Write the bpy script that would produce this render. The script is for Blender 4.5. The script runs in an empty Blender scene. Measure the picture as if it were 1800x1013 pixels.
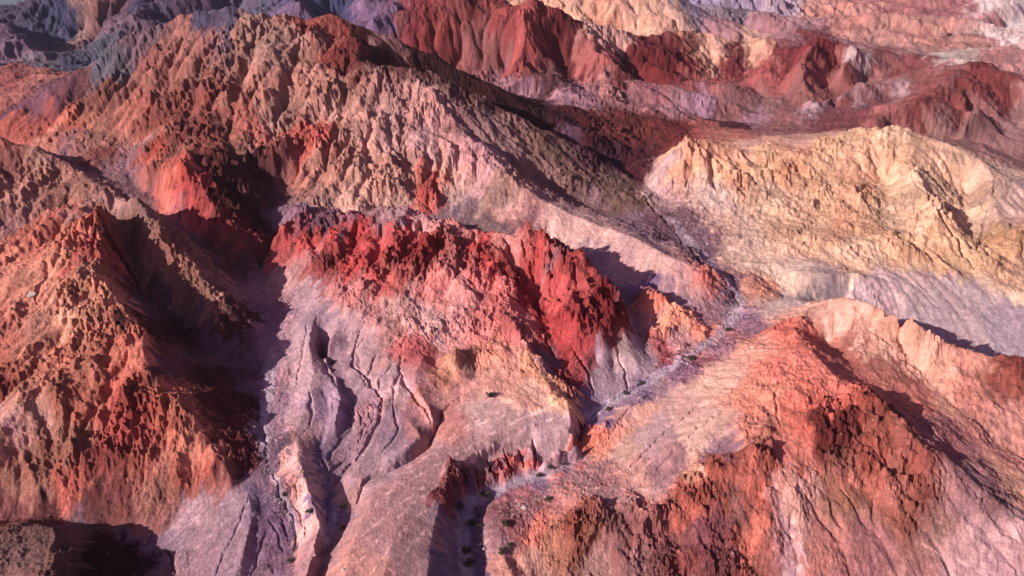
import bpy, math, time
import numpy as np

C = bpy.context.scene.collection
scene = bpy.context.scene

# ------------------------------------------------------------------ camera
CAM_H = 100.0                 # metres above the wash
PITCH = math.radians(25.2)
FPX = 1201.0                  # focal length in pixels of an 1800 px wide frame
cam_data = bpy.data.cameras.new('camera')
cam_data.sensor_width = 36.0
cam_data.lens = 36.0 * FPX / 1800.0
cam_data.clip_start = 0.5
cam_data.clip_end = 40000
cam = bpy.data.objects.new('camera', cam_data)
C.objects.link(cam)
cam.location = (0, 0, CAM_H)
cam.rotation_euler = (math.radians(90) - PITCH, 0, 0)
scene.camera = cam

# ------------------------------------------------------------------ light
SUN_EL = math.radians(24)
SUN_AZ = math.radians(-118)   # clockwise from +Y; the sun stands to the left, a little behind the camera
world = bpy.data.worlds.new('World')
scene.world = world
world.use_nodes = True
nt = world.node_tree
bg = nt.nodes['Background']
sky = nt.nodes.new('ShaderNodeTexSky')
sky.sky_type = 'NISHITA'
sky.sun_disc = False
sky.sun_elevation = SUN_EL
sky.sun_rotation = SUN_AZ
sky.altitude = 600
sky.air_density = 1.2
sky.dust_density = 1.5
sky.ozone_density = 3.0
bg.inputs['Strength'].default_value = 0.07
wb = nt.nodes.new('ShaderNodeMix'); wb.data_type = 'RGBA'; wb.blend_type = 'MULTIPLY'
wb.inputs['Factor'].default_value = 1.0
wb.inputs['B'].default_value = (1.55, .72, .80, 1)      # the photograph's warm magenta white balance
nt.links.new(sky.outputs['Color'], wb.inputs['A'])
nt.links.new(wb.outputs['Result'], bg.inputs['Color'])
sun_data = bpy.data.lights.new('sun', 'SUN')
sun_data.energy = 5.0
sun_data.angle = math.radians(0.5)
sun_data.color = (1.0, 0.88, 0.80)
sun = bpy.data.objects.new('sun', sun_data)
C.objects.link(sun)
# direction towards the sun
sd = (math.sin(SUN_AZ) * math.cos(SUN_EL), math.cos(SUN_AZ) * math.cos(SUN_EL), math.sin(SUN_EL))
sun.location = (sd[0] * 300, sd[1] * 300, 300)
sun.rotation_euler = (math.radians(90) - SUN_EL, 0, -SUN_AZ + math.pi)
vs = scene.view_settings
vs.view_transform = 'Standard'
vs.look = 'None'
vs.exposure = 0.46
vs.gamma = 1.0

# ------------------------------------------------------------------ terrain control lines
# (px, py, z): seen at that bearing with its ground level z (metres above the wash)
# (px, py, None, Y): seen at that bearing, Y metres ahead ; (px, None, z, Y): plan position and level
def world_pt(p):
    px, py = p[0], p[1]
    s, c = math.sin(PITCH), math.cos(PITCH)
    if py is None:
        z, Y = p[2], p[3]
        d = Y * c + (CAM_H - z) * s
        return d * (px - 900) / FPX, Y, z
    k = (py - 506.5) / FPX
    fy, fz = c - k * s, s + k * c          # forward and downward per unit depth
    if p[2] is None:
        t = p[3] / fy
    else:
        t = (CAM_H - p[2]) / fz
    return t * (px - 900) / FPX, t * fy, CAM_H - t * fz

N = None
LINES = [
 # ---- wash and canyon floor
 [(830,1060,-2),(830,1013,-1.5),(815,950,-1.1),(805,905,-.5),(850,870,.7),(930,838,1.6),(1010,800,2.4),(1027,760,3.2),(1045,728,4.5),(1110,692,6),(1180,648,7),(1245,602,8),(1290,558,9.3),(1300,525,10.5),(1265,480,11.5),(1210,420,13),(1175,370,15),(1130,325,17),(1085,N,18,288),(1040,N,20.5,296),(960,N,28,306),(880,N,36,315),(768,N,45,322),(700,N,50,333)],
 [(860,1060,-2),(862,1013,-1.5),(845,950,-1.1),(830,912,-.5),(862,884,.5),(935,852,1.4),(1015,808,2.4)],
 # canyon rim, left
 [(742,1060,3.4),(750,1013,3.6),(757,950,4),(768,905,4.6),(783,862,4.4),(812,832,4.2),(832,816,4.2),(880,796,4.6),(932,774,5.4),(944,770,6.5),(970,762,7),(1000,755,7.5),(1008,735,8),(1003,708,8.6)],
 [(952,812,4.5),(985,800,5),(1008,780,6)],
 # canyon right bank
 [(900,1013,-.6),(880,960,-.1),(890,915,.9),(930,885,1.8),(990,868,2.9),(1060,835,3.6),(1045,790,4.2),(1060,745,6.5),(1130,705,7.5)],
 # ---- fan surface left of the canyon
 [(980,705,9.2),(900,725,9),(820,745,8.2),(790,760,7.5)],
 [(940,745,8.3),(800,785,7),(700,850,5.5),(640,950,4),(615,1020,3.5),(600,1060,3.2)],
 [(870,780,6.7),(740,860,5.4),(690,950,4.8),(670,1040,4.3)],
 [(790,768,7.3),(765,798,6.6),(700,842,5.4),(655,878,4.7),(632,930,4.1),(612,985,3.6),(600,1040,3.2)],
 # gully at the fan's left edge
 [(800,700,9.0),(775,728,7.2),(768,750,6.2),(752,785,4.9),(728,805,4.5),(690,825,4.1),(650,838,3.6),(632,852,3.1),(628,880,2.0),(612,915,1.2),(590,955,.6),(560,1013,-.8),(550,1060,-1.4)],
 # ---- clay badlands
 [(548,515,14.2),(552,550,13.0),(545,600,11.6),(552,650,9.8),(540,700,8.2),(522,765,5.9),(524,810,6.2),(535,840,5.8),(548,880,5.2),(562,920,4.4),(552,965,3.2),(540,1010,1.9),(530,1060,1)],
 [(605,545,14.0),(582,590,12.0),(572,615,10.9),(580,650,8.8),(600,680,7.7),(618,700,6.6),(615,730,5.6),(600,760,4.6),(590,790,3.9),(600,820,3.1),(585,850,2.3),(572,880,1.3),(568,920,.7),(575,950,.3),(552,1000,-.6)],
 [(570,690,9.4),(580,730,8.2),(560,770,6.6),(560,800,5.2)],
 [(565,640,N,160.5),(590,660,9.7),(598,700,8.7),(590,740,7.9)],
 [(610,600,11.4),(625,630,10.2),(632,660,9.3),(650,680,8.4),(668,700,7.4),(672,730,6.5),(655,760,5.6),(645,785,4.7),(625,805,4.0),(605,830,2.9)],
 [(632,585,13.4),(640,610,12.6),(625,640,11.6),(640,668,10.2)],
 [(690,600,13.9),(678,640,12.2),(690,665,11.6),(702,690,10.7),(690,720,9.9),(668,755,8.2),(650,785,7.2),(632,815,6.0),(618,838,4.8)],
 [(655,655,9.9),(660,690,8.9)],
 [(705,635,11.2),(712,670,9.8),(728,700,8.6),(742,725,7.6),(735,745,6.8),(712,765,6.1),(690,790,5.5),(655,820,4.4)],
 [(742,632,12.8),(728,660,11.8),(735,690,10.8),(752,715,9.8),(762,740,8.4)],
 [(700,720,9.2),(720,740,8.9),(738,765,8.1),(710,795,7.2),(680,812,6.2)],
 [(742,760,6.2),(748,730,6.9)],
 # ---- left valley
 [(525,1060,-2),(515,1010,-.9),(520,960,-.4),(500,900,.6),(480,850,2.2),(462,800,3.8),(455,750,5.2),(466,700,6.4),(476,650,7.6),(480,600,8.8),(468,540,10.8),(430,480,13.8),(370,430,17.5),(300,385,21),(245,335,24.5),(222,255,33),(200,215,39),(165,175,45)],
 [(468,540,10.8),(466,480,13.2),(470,440,15.5),(475,385,20),(485,330,26),(492,300,31),(497,262,38)],
 # left foreground hill
 [(-120,500,N,168),(0,435,N,180),(60,395,N,188),(130,370,N,196),(190,350,N,206)],
 [(130,372,N,195),(175,387,N,190),(190,430,N,177),(188,475,N,166),(168,508,N,156),(212,542,N,148),(250,600,N,138),(243,650,N,132),(315,715,N,125),(375,790,N,117),(400,832,N,111.5)],
 [(190,350,N,206),(250,382,N,193),(290,432,N,183),(340,482,N,175),(388,525,N,167),(425,560,N,162)],
 [(215,440,21),(245,510,16),(320,585,11.5),(400,640,8),(455,680,6)],
 [(243,650,N,132),(200,720,N,124.5),(150,775,N,118.5),(95,842,N,111.5),(75,870,N,108.5)],
 [(168,508,N,156),(120,590,N,142),(60,680,N,128),(0,760,N,117),(-80,820,N,109)],
 # foot of left hill and the trough
 [(-150,900,-1),(0,922,-1),(100,918,-2),(200,928,-3),(265,960,-3.8),(300,1000,-4.3),(320,1060,-5)],
 [(300,880,-.8),(400,858,1.2),(440,835,2.4)],
 # knoll
 [(-80,950,N,97),(0,950,N,97),(60,938,N,97),(92,945,N,95.5),(105,975,N,91),(100,1020,N,86),(90,1070,N,81)],
 [(200,960,-4.3),(250,1013,-5),(250,1070,-6)],
 # grey fan by the left valley
 [(436,845,2.4),(442,915,1.2),(425,985,-.2),(400,1050,-1.2)],
 [(330,940,-1.6),(315,1000,-3.2)],
 [(455,880,.9),(470,950,-.8),(482,1010,-2),(485,1060,-3)],
 [(455,905,.5),(440,960,-.8),(435,1040,-1.6)],
 # ---- left back hills
 [(-160,215,N,268),(0,238,N,260),(40,262,N,256),(95,287,N,252),(150,315,N,246),(195,338,N,239)],
 [(-160,N,12,200),(0,N,15,206),(60,N,17,214),(130,N,20,222),(190,N,22,231),(240,345,24)],
 [(0,N,26,305),(95,N,27,274),(160,N,26,256),(240,335,25)],
 [(-100,180,N,345),(0,188,N,340),(60,200,N,330),(110,222,N,305),(150,262,N,278),(170,290,N,262)],
 [(-150,170,N,385),(20,178,N,385),(60,163,N,400),(110,150,N,430)],
 [(-150,130,N,455),(0,136,N,450),(50,133,N,450),(92,140,N,442)],
 # ---- main mountain
 [(60,192,N,330),(110,157,N,330),(150,135,N,332),(200,110,N,335),(250,75,N,345),(330,42,N,352),(380,32,N,354),(440,32,N,355),(500,38,N,356),(548,42,N,356),(572,33,N,356),(600,46,N,354),(650,62,N,353),(700,80,N,351),(760,106,N,348),(840,146,N,341),(905,180,N,333),(960,205,N,326),(1012,232,N,312),(1050,262,N,300)],
 [(590,80,N,338),(637,73,N,335),(643,117,N,318),(707,124,N,308),(768,144,N,300),(852,174,N,300),(935,218,N,297),(1013,265,N,290),(1060,292,N,286),(1103,319,N,280)],
 [(637,100,N,322),(600,170,N,292),(590,230,N,268)],
 [(768,144,N,300),(785,190,N,285),(810,225,N,272),(840,262,N,260),(858,292,N,252),(920,335,N,237),(1000,377,N,225),(1060,400,N,216),(1100,415,N,209),(1150,440,N,200),(1200,462,N,194),(1238,482,N,190)],
 [(930,N,22,264),(1010,N,18,252),(1080,N,15.8,242),(1150,N,13.8,230),(1210,N,12.3,214)],
 [(440,32,N,355),(430,90,N,325),(410,160,N,300),(350,210,N,280),(330,250,N,262)],
 [(572,33,N,356),(550,100,N,322),(540,170,N,295),(545,240,N,268)],
 [(500,60,N,338),(480,140,N,302),(460,210,N,277)],
 [(330,42,N,352),(300,120,N,318),(255,195,N,296)],
 # orange peak with the shaded amphitheatre
 [(245,300,N,246),(290,308,N,238),(315,288,N,240),(345,288,N,244),(390,280,N,250),(440,272,N,258),(490,255,N,268)],
 [(315,288,N,240),(338,322,N,229),(368,355,N,220),(400,400,N,211),(432,445,N,202),(445,480,N,193)],
 # foot of the main face
 [(500,372,24),(600,372,22.5),(700,362,23),(780,350,24),(850,335,26)],
 # valley behind the red ridge
 [(520,N,20,216),(620,N,20.5,219),(720,N,20.5,223),(800,N,18.5,215),(885,N,16.5,210),(960,N,15,205),(1030,N,13.5,197),(1090,490,12.3),(1150,530,10.8),(1220,572,9.3),(1262,592,8.3)],
 # red ridge
 [(478,412,N,203),(520,395,N,212),(560,398,N,210),(600,388,N,211),(650,392,N,209),(720,376,N,210),(745,388,N,207),(800,402,N,202),(885,418,N,196),(950,428,N,190),(990,450,N,184),(1050,490,N,175),(1085,530,N,168),(1097,580,N,159)],
 [(885,418,N,196),(872,480,N,181),(888,540,N,167),(925,600,N,153),(955,640,N,145)],
 [(720,376,N,210),(700,430,N,193),(660,490,N,178)],
 [(990,450,N,184),(1000,520,N,169),(1030,590,N,154)],
 [(800,402,N,202),(790,450,N,186),(740,530,N,169)],
 [(935,520,13),(975,600,10),(1010,660,7.6),(1022,700,6.2)],
 [(540,505,14.5),(600,540,15),(680,570,14.8),(760,590,13.2),(810,600,12)],
 # pale fingers at its right foot
 [(1062,588,N,152.5),(1050,630,9.4),(1047,675,6.9)],
 [(1096,572,N,159),(1108,620,9.9),(1128,655,7.6)],
 [(1078,640,7.5),(1085,690,6)],
 [(1090,505,12),(1108,560,9.9),(1132,615,8.2),(1165,652,7.1)],
 # small orange ridge
 [(1118,498,N,183),(1160,530,N,174.5),(1205,572,N,166),(1243,598,N,160)],
 [(1160,600,N,162),(1190,630,N,155)],
 # butte and pale ridge above the fan
 [(800,620,N,145.5),(797,638,N,142.8)],
 [(768,640,9.8),(775,690,8.6),(830,690,9.0),(832,640,10.4),(905,700,9.4)],
 [(835,612,N,151),(880,615,N,150),(912,628,N,147.5),(950,665,N,139.5),(980,705,N,132)],
 [(845,600,12.2),(885,600,11.5),(935,618,9.8),(985,668,7.8),(1022,706,6.2)],
 # ---- tan hill
 [(1150,318,19),(1180,275,N,275),(1215,250,N,280),(1240,262,N,280),(1300,268,N,285),(1400,262,N,288),(1470,245,N,290),(1500,232,N,290),(1570,230,N,288),(1640,250,N,280),(1720,290,N,265),(1800,345,N,245),(1870,400,N,230),(1980,480,N,210)],
 [(1590,231,N,286),(1612,290,N,260),(1650,380,N,227),(1670,430,N,210)],[(1690,N,19,258),(1718,N,10,222)],[(1560,N,22,262),(1560,N,15,225)],
 [(1720,290,N,265),(1745,350,N,242),(1790,430,N,217)],
 [(1560,N,15,360),(1700,N,13,340),(1850,N,9,310),(2000,N,5,290)],
 [(1345,520,10.6),(1420,N,9,186),(1490,N,5.5,184),(1600,N,2.5,171),(1700,N,.5,161),(1800,N,-1,154),(1950,N,0,142)],
 [(1400,478,15),(1500,485,13.5),(1620,508,10),(1750,560,6)],
 # ---- near right hill
 [(1310,600,9.2),(1345,585,N,161.5),(1395,566,N,163),(1440,538,N,164),(1490,525,N,162),(1530,540,N,155),(1600,580,N,147),(1680,612,N,144.5),(1740,628,N,142),(1800,632,N,142),(1900,650,N,138)],
 [(1440,536,N,168),(1395,574,N,153),(1425,625,N,139.5),(1480,680,N,128),(1560,737,N,118.5),(1650,803,N,110),(1750,880,N,101.5),(1820,940,N,96)],
 [(1450,600,N,154),(1500,650,N,141),(1560,700,N,131),(1640,760,N,120),(1740,840,N,110)],
 [(1500,548,N,156),(1560,600,N,151),(1620,670,N,139),(1700,740,N,127),(1790,820,N,116)],
 [(1395,574,N,155),(1375,640,N,137),(1378,700,N,126),(1345,760,N,117),(1300,812,N,111)],
 [(1200,640,8.3),(1150,720,7.6),(1100,790,5.6),(1080,850,4.2)],
 [(1300,640,11.8),(1240,740,9.5),(1180,810,7)],
 [(1400,N,-3,86),(1800,N,-6,84)],
 [(1390,860,7.0),(1395,930,3),(1400,1013,-1.5)],
 # dark rocky hill in the foreground
 [(900,1000,-1.8),(955,935,N,100),(1030,888,N,104.5),(1100,883,N,105),(1180,872,N,105.5),(1212,850,N,107),(1226,822,N,110),(1290,830,N,108.5),(1345,840,N,107)],
 [(985,868,3.0),(1100,858,4.2),(1200,N,6.2,112.5),(1290,N,8.4,113)],
 [(940,1030,-3),(1040,N,-4.5,91),(1200,N,-5.5,88),(1330,N,-5,88)],
 # ---- middle distance
 [(600,N,24,420),(700,N,26,415),(800,N,24,410),(900,N,22,402),(960,N,23,392)],
 [(100,N,15,500),(300,N,15,500),(500,N,20,500),(620,N,24,440)],
 [(665,62,N,470),(700,22,N,505),(740,6,N,520),(775,14,N,520),(805,3,N,520),(838,2,N,520),(885,26,N,522)],
 [(838,2,N,520),(800,50,N,495)],
 [(725,86,N,465),(755,72,N,478),(830,55,N,495),(880,32,N,500),(935,18,N,500),(980,40,N,500),(1020,68,N,505),(1060,74,N,508),(1120,78,N,520),(1200,84,N,530),(1300,100,N,540)],
 [(935,18,N,500),(925,70,N,470),(900,120,N,445)],
 [(1020,68,N,505),(1045,108,N,462),(1100,148,N,442),(1150,165,N,434),(1200,178,N,425),(1300,207,N,408),(1375,234,N,394)],
 [(860,170,N,405),(950,150,N,420),(1010,165,N,412),(1100,185,N,408),(1200,215,N,392),(1260,N,15,388)],
 [(975,172,N,392),(1000,177,N,390),(1080,182,N,384),(1140,192,N,375),(1200,206,N,366),(1300,233,N,356),(1380,236,N,352),(1450,238,N,346)],
 [(1060,210,N,350),(1130,250,N,322),(1160,290,N,298)],
 [(1120,130,N,462),(1200,150,N,452),(1300,180,N,440),(1400,205,N,410)],
 [(1130,82,N,520),(1180,130,N,480),(1230,170,N,455)],
 [(1260,95,N,536),(1300,135,N,495),(1370,190,N,430)],
 # back right hills
 [(1350,100,N,520),(1395,78,N,555),(1430,63,N,560),(1480,90,N,550),(1560,112,N,540),(1640,118,N,520),(1700,112,N,500),(1760,118,N,490),(1830,130,N,475)],
 [(1385,112,N,485),(1430,96,N,490),(1500,108,N,485),(1570,140,N,475),(1600,155,N,462)],
 [(1420,190,N,405),(1450,180,N,408),(1500,165,N,418),(1535,178,N,410)],
 [(1400,232,N,372),(1410,205,N,398),(1400,175,N,425),(1380,150,N,450)],
 [(1480,232,N,368),(1525,205,N,392),(1545,175,N,415),(1590,158,N,440),(1640,140,N,460)],
 [(1540,222,N,352),(1585,205,N,368),(1660,158,N,405),(1740,130,N,435),(1800,125,N,450),(1900,120,N,460)],
 [(1600,250,N,330),(1700,260,N,322),(1800,300,N,300)],
 [(1385,N,33,490),(1375,N,24,455),(1385,N,18,410)],[(1475,N,30,478),(1465,N,21,440),(1450,N,17,405)],[(1530,N,26,470),(1520,N,19,440)],
 [(1430,96,N,490),(1418,130,N,452),(1405,160,N,428)],[(1500,108,N,485),(1490,140,N,446)],
 [(1085,N,38,500),(1120,N,25,462),(1180,N,19,440),(1260,N,14,420)],[(1230,N,35,520),(1290,N,24,480),(1350,N,16,440)],
 [(980,N,44,480),(1000,N,31,455),(1010,N,23,430)],[(880,N,37,475),(870,N,27,445),(850,N,23,425)],[(800,N,40,475),(780,N,27,440)],
 [(1700,N,20,385),(1660,N,13,350)],[(1780,N,24,400),(1760,N,13,350)],[(1720,140,N,428),(1700,180,N,388),(1690,230,N,345)],
 [(1330,N,24,760),(1350,N,17,700)],[(1520,N,26,740),(1540,N,17,690)],[(1650,N,26,730),(1660,N,16,680)],
 # yellow mountain and what lies around it
 [(1000,N,30,572),(1150,N,32,565),(1300,N,30,575),(1400,N,30,600)],
 [(850,-20,N,720),(1000,-35,N,710),(1100,-25,N,700),(1170,-3,N,680),(1250,45,N,640),(1330,68,N,620),(1372,84,N,600)],
 [(1100,-25,N,700),(1070,30,N,620)],[(1170,-3,N,680),(1180,40,N,620)],
 [(900,N,35,640),(960,N,38,620)],
 [(1200,N,22,760),(1400,N,22,680),(1600,N,20,660),(1800,N,17,650),(1950,N,12,640)],
 [(1250,25,N,830),(1300,40,N,800),(1360,50,N,790),(1450,50,N,780),(1600,55,N,760),(1700,52,N,740),(1800,85,N,700),(1950,100,N,680)],
 [(1300,70,N,740),(1450,85,N,690)],[(1600,60,N,745),(1700,90,N,680)],
 [(1200,N,25,950),(1500,N,26,980),(1700,N,18,950),(1850,N,12,940)],
 [(1180,-5,N,1050),(1300,0,N,1020),(1380,15,N,1000)],
 [(1400,10,N,1080),(1440,-8,N,1150),(1560,12,N,1100),(1640,0,N,1120),(1700,3,N,1100),(1790,26,N,1040)],
 [(1750,N,10,1150),(1950,N,10,1150)],[(1650,N,10,1400),(2000,N,8,1400)],
 [(1100,N,20,1400),(1400,N,20,1350)],
 # far left mountains
 [(-300,N,14,560),(0,N,14,580),(90,N,14,570),(150,N,15,590),(300,N,15,560),(450,N,15,550),(600,N,22,570)],
 [(-250,90,N,800),(-100,72,N,800),(0,50,N,800),(50,30,N,800),(100,8,N,805),(200,-30,N,820),(300,-45,N,830),(450,-40,N,830),(600,-50,N,840),(740,-45,N,850)],
 [(-60,50,N,690),(12,58,N,665),(50,92,N,630),(92,132,N,590)],
 [(40,N,34,740),(75,N,27,690),(115,N,16,630)],
 [(115,12,N,790),(165,45,N,720),(240,78,N,655)],
 [(250,-35,N,825),(240,0,N,760),(260,40,N,690)],
 [(500,-38,N,832),(505,0,N,760),(525,35,N,690)],
 [(640,-40,N,840),(650,15,N,740),(680,50,N,660)],
 [(380,-40,N,830),(330,10,N,740)],
 [(400,N,30,740),(380,N,22,680)],[(180,N,28,730),(150,N,18,660)],[(600,N,40,760),(590,N,28,690)],
 # outer margin
 [(-600,N,8,1400),(-100,N,8,1400),(500,N,8,1400),(900,N,12,1400)],
 [(-900,N,20,600),(-600,N,20,500)],[(-900,N,30,330),(-500,N,25,300)],[(2600,N,10,400),(2500,N,5,250),(2400,N,-2,180),(2100,N,-4,120)],
 [(-500,N,16,180),(-400,N,10,130),(-500,N,0,90)],
 [(300,N,-6,72),(900,N,-6,72),(1500,N,-12,72)],
]

for ln in LINES:                       # the clay slopes are low: soften the lines drawn inside them
    if all(p[2] is not None and p[1] is not None and 535 < p[0] < 770 and 560 < p[1] < 1070 for p in ln):
        for i_, p in enumerate(ln):
            Y_ = world_pt(p)[1]
            pl = 14 * (Y_ - 98) / 80 + (p[0] - 590) * .02
            ln[i_] = (p[0], p[1], pl + .42 * (p[2] - pl))
ALB = np.array((1.0, 1.0, 1.0), np.float32)
SAT = .74
HAZE_DENSITY = .00004
GRADE = (1.0, .885, .97)

# ------------------------------------------------------------------ terrain grid (fan: bearing u, log distance v)
rng = np.random.default_rng(7)
TH0, TH1 = math.radians(-54), math.radians(54)
R0, R1 = 62.0, 1750.0
DT = 0.0019
NU = int((TH1 - TH0) / DT) // 16 * 16
NV = int(math.log(R1 / R0) / DT) // 16 * 16
DT = (TH1 - TH0) / NU
V0 = math.log(R0)
f32 = np.float32

def to_uv(x, y):
    return (math.atan2(x, y) - TH0) / DT, (math.log(math.hypot(x, y)) - V0) / DT

def raster(scale):
    nu, nv = NU // scale, NV // scale
    s = np.zeros(nu * nv); n = np.zeros(nu * nv)
    for ln in LINES:
        q = []
        for p in ln:
            x, y, z = world_pt(p)
            u, v = to_uv(x, y)
            q.append((u / scale, v / scale, z))
        if len(q) == 1: q.append(q[0])
        for a, b in zip(q[:-1], q[1:]):
            m = int(max(abs(a[0] - b[0]), abs(a[1] - b[1])) * 1.5) + 2
            t = np.linspace(0, 1, m)
            U = np.floor(a[0] + (b[0] - a[0]) * t).astype(int)
            V = np.floor(a[1] + (b[1] - a[1]) * t).astype(int)
            Z = a[2] + (b[2] - a[2]) * t
            ok = (U >= 0) & (U < nu) & (V >= 0) & (V < nv)
            i = V[ok] * nu + U[ok]
            np.add.at(s, i, Z[ok]); np.add.at(n, i, 1)
    m = n > 0
    z = np.zeros(nu * nv); z[m] = s[m] / n[m]
    return z.reshape(nv, nu).astype(f32), m.reshape(nv, nu)

def relax(h, z, m, iters):
    for _ in range(iters):
        p = np.pad(h, 1, mode='edge')
        h = (p[:-2, 1:-1] + p[2:, 1:-1] + p[1:-1, :-2] + p[1:-1, 2:]) * f32(.25)
        h[m] = z[m]
    return h

def up2(a):
    """bilinear doubling"""
    p = np.pad(a, 1, mode='edge')
    def ax(p, axis):
        p = np.moveaxis(p, axis, 0)
        c, l, r = p[1:-1], p[:-2], p[2:]
        o = np.empty((2 * c.shape[0],) + c.shape[1:], p.dtype)
        o[0::2] = c * .75 + l * .25
        o[1::2] = c * .75 + r * .25
        return np.moveaxis(o, 0, axis)
    return ax(ax(p, 0)[:, :], 1)

def blur(a, n=1):
    for _ in range(n):
        p = np.pad(a, 1, mode='edge')
        a = (p[:-2] + 2 * p[1:-1] + p[2:])[:, 1:-1] * f32(.25)
        p = np.pad(a, 1, mode='edge')[1:-1]
        a = (p[:, :-2] + 2 * p[:, 1:-1] + p[:, 2:]) * f32(.25)
    return a

def bil(a, x, y):
    x = np.clip(x, 0, a.shape[1] - 1.001); y = np.clip(y, 0, a.shape[0] - 1.001)
    i = x.astype(np.int32); j = y.astype(np.int32)
    fx = (x - i).astype(f32); fy = (y - j).astype(f32)
    if a.ndim == 3: fx = fx[..., None]; fy = fy[..., None]
    return (a[j, i] * (1 - fx) + a[j, i + 1] * fx) * (1 - fy) + (a[j + 1, i] * (1 - fx) + a[j + 1, i + 1] * fx) * fy

def noise(shape, wl, seed):
    """smooth gradient noise over a grid, feature size wl cells, about -1..1"""
    g = np.random.default_rng(seed)
    ny, nx = int(shape[0] / wl) + 3, int(shape[1] / wl) + 3
    ang = g.random((ny, nx)) * 2 * np.pi
    gx, gy = np.cos(ang).astype(f32), np.sin(ang).astype(f32)
    y = (np.arange(shape[0]) / wl).astype(f32)[:, None] + f32(.37); x = (np.arange(shape[1]) / wl).astype(f32)[None, :] + f32(.61)
    j = y.astype(int); i = x.astype(int)
    fy = y - j; fx = x - i
    j = np.broadcast_to(j, shape); i = np.broadcast_to(i, shape)
    s = lambda t: t * t * t * (t * (t * 6 - 15) + 10)
    sx, sy = s(fx), s(fy)
    n00 = gx[j, i] * fx + gy[j, i] * fy
    n10 = gx[j, i + 1] * (fx - 1) + gy[j, i + 1] * fy
    n01 = gx[j + 1, i] * fx + gy[j + 1, i] * (fy - 1)
    n11 = gx[j + 1, i + 1] * (fx - 1) + gy[j + 1, i + 1] * (fy - 1)
    return ((n00 + (n10 - n00) * sx) + ((n01 + (n11 - n01) * sx) - (n00 + (n10 - n00) * sx)) * sy) * f32(1.5)

_tab = np.random.default_rng(99).random((256, 256)).astype(f32) * f32(2 * np.pi)
_tc, _ts = np.cos(_tab), np.sin(_tab)
def noise_xy(x, y):
    j = np.floor(y).astype(np.int32); i = np.floor(x).astype(np.int32)
    fy = (y - j).astype(f32); fx = (x - i).astype(f32)
    s = lambda t: t * t * t * (t * (t * 6 - 15) + 10)
    def g(a, b, dx, dy):
        a = a & 255; b = b & 255
        return _tc[a, b] * dx + _ts[a, b] * dy
    sx, sy = s(fx), s(fy)
    n0 = g(j, i, fx, fy); n1 = g(j, i + 1, fx - 1, fy); n2 = g(j + 1, i, fx, fy - 1); n3 = g(j + 1, i + 1, fx - 1, fy - 1)
    a = n0 + (n1 - n0) * sx
    return (a + ((n2 + (n3 - n2) * sx) - a) * sy) * f32(1.5)

def aniso(shape, wl, octs, ang, stretch, seed, gain=.6, ridged=True, k=1.0):
    """noise drawn out along one bearing: beds and joints in the rock"""
    y, x = np.mgrid[0:shape[0], 0:shape[1]].astype(f32)
    ca, sa = math.cos(ang), math.sin(ang)
    a = (x * ca + y * sa) / stretch * k; b = (-x * sa + y * ca) * k
    o = np.zeros(shape, f32); am = 1.0
    for q in range(octs):
        n = noise_xy(a / wl + 17.3 * seed + q * 31.7, b / wl + 5.1 * seed)
        if ridged: n = 1 - 2 * np.abs(n)
        o += am * n; am *= gain; wl /= 2.0
    return o

def fbm(shape, wl, octs, seed, gain=.5, ridged=False):
    o = np.zeros(shape, f32); a = 1.0
    for k in range(octs):
        n = noise(shape, wl, seed + k)
        if ridged: n = 1 - 2 * np.abs(n)
        o += a * n; a *= gain; wl /= 2.0
    return o

t_start = time.time()
h = None
for sc_, it in ((16, 500), (8, 200), (4, 120), (2, 60)):
    z, m = raster(sc_)
    if h is None: h = np.full(z.shape, z[m].mean(), f32)
    else: h = up2(h)
    h = relax(h, z, m, it)
H2 = h                                    # half resolution base
print('base', time.time() - t_start, H2.shape)

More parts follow.
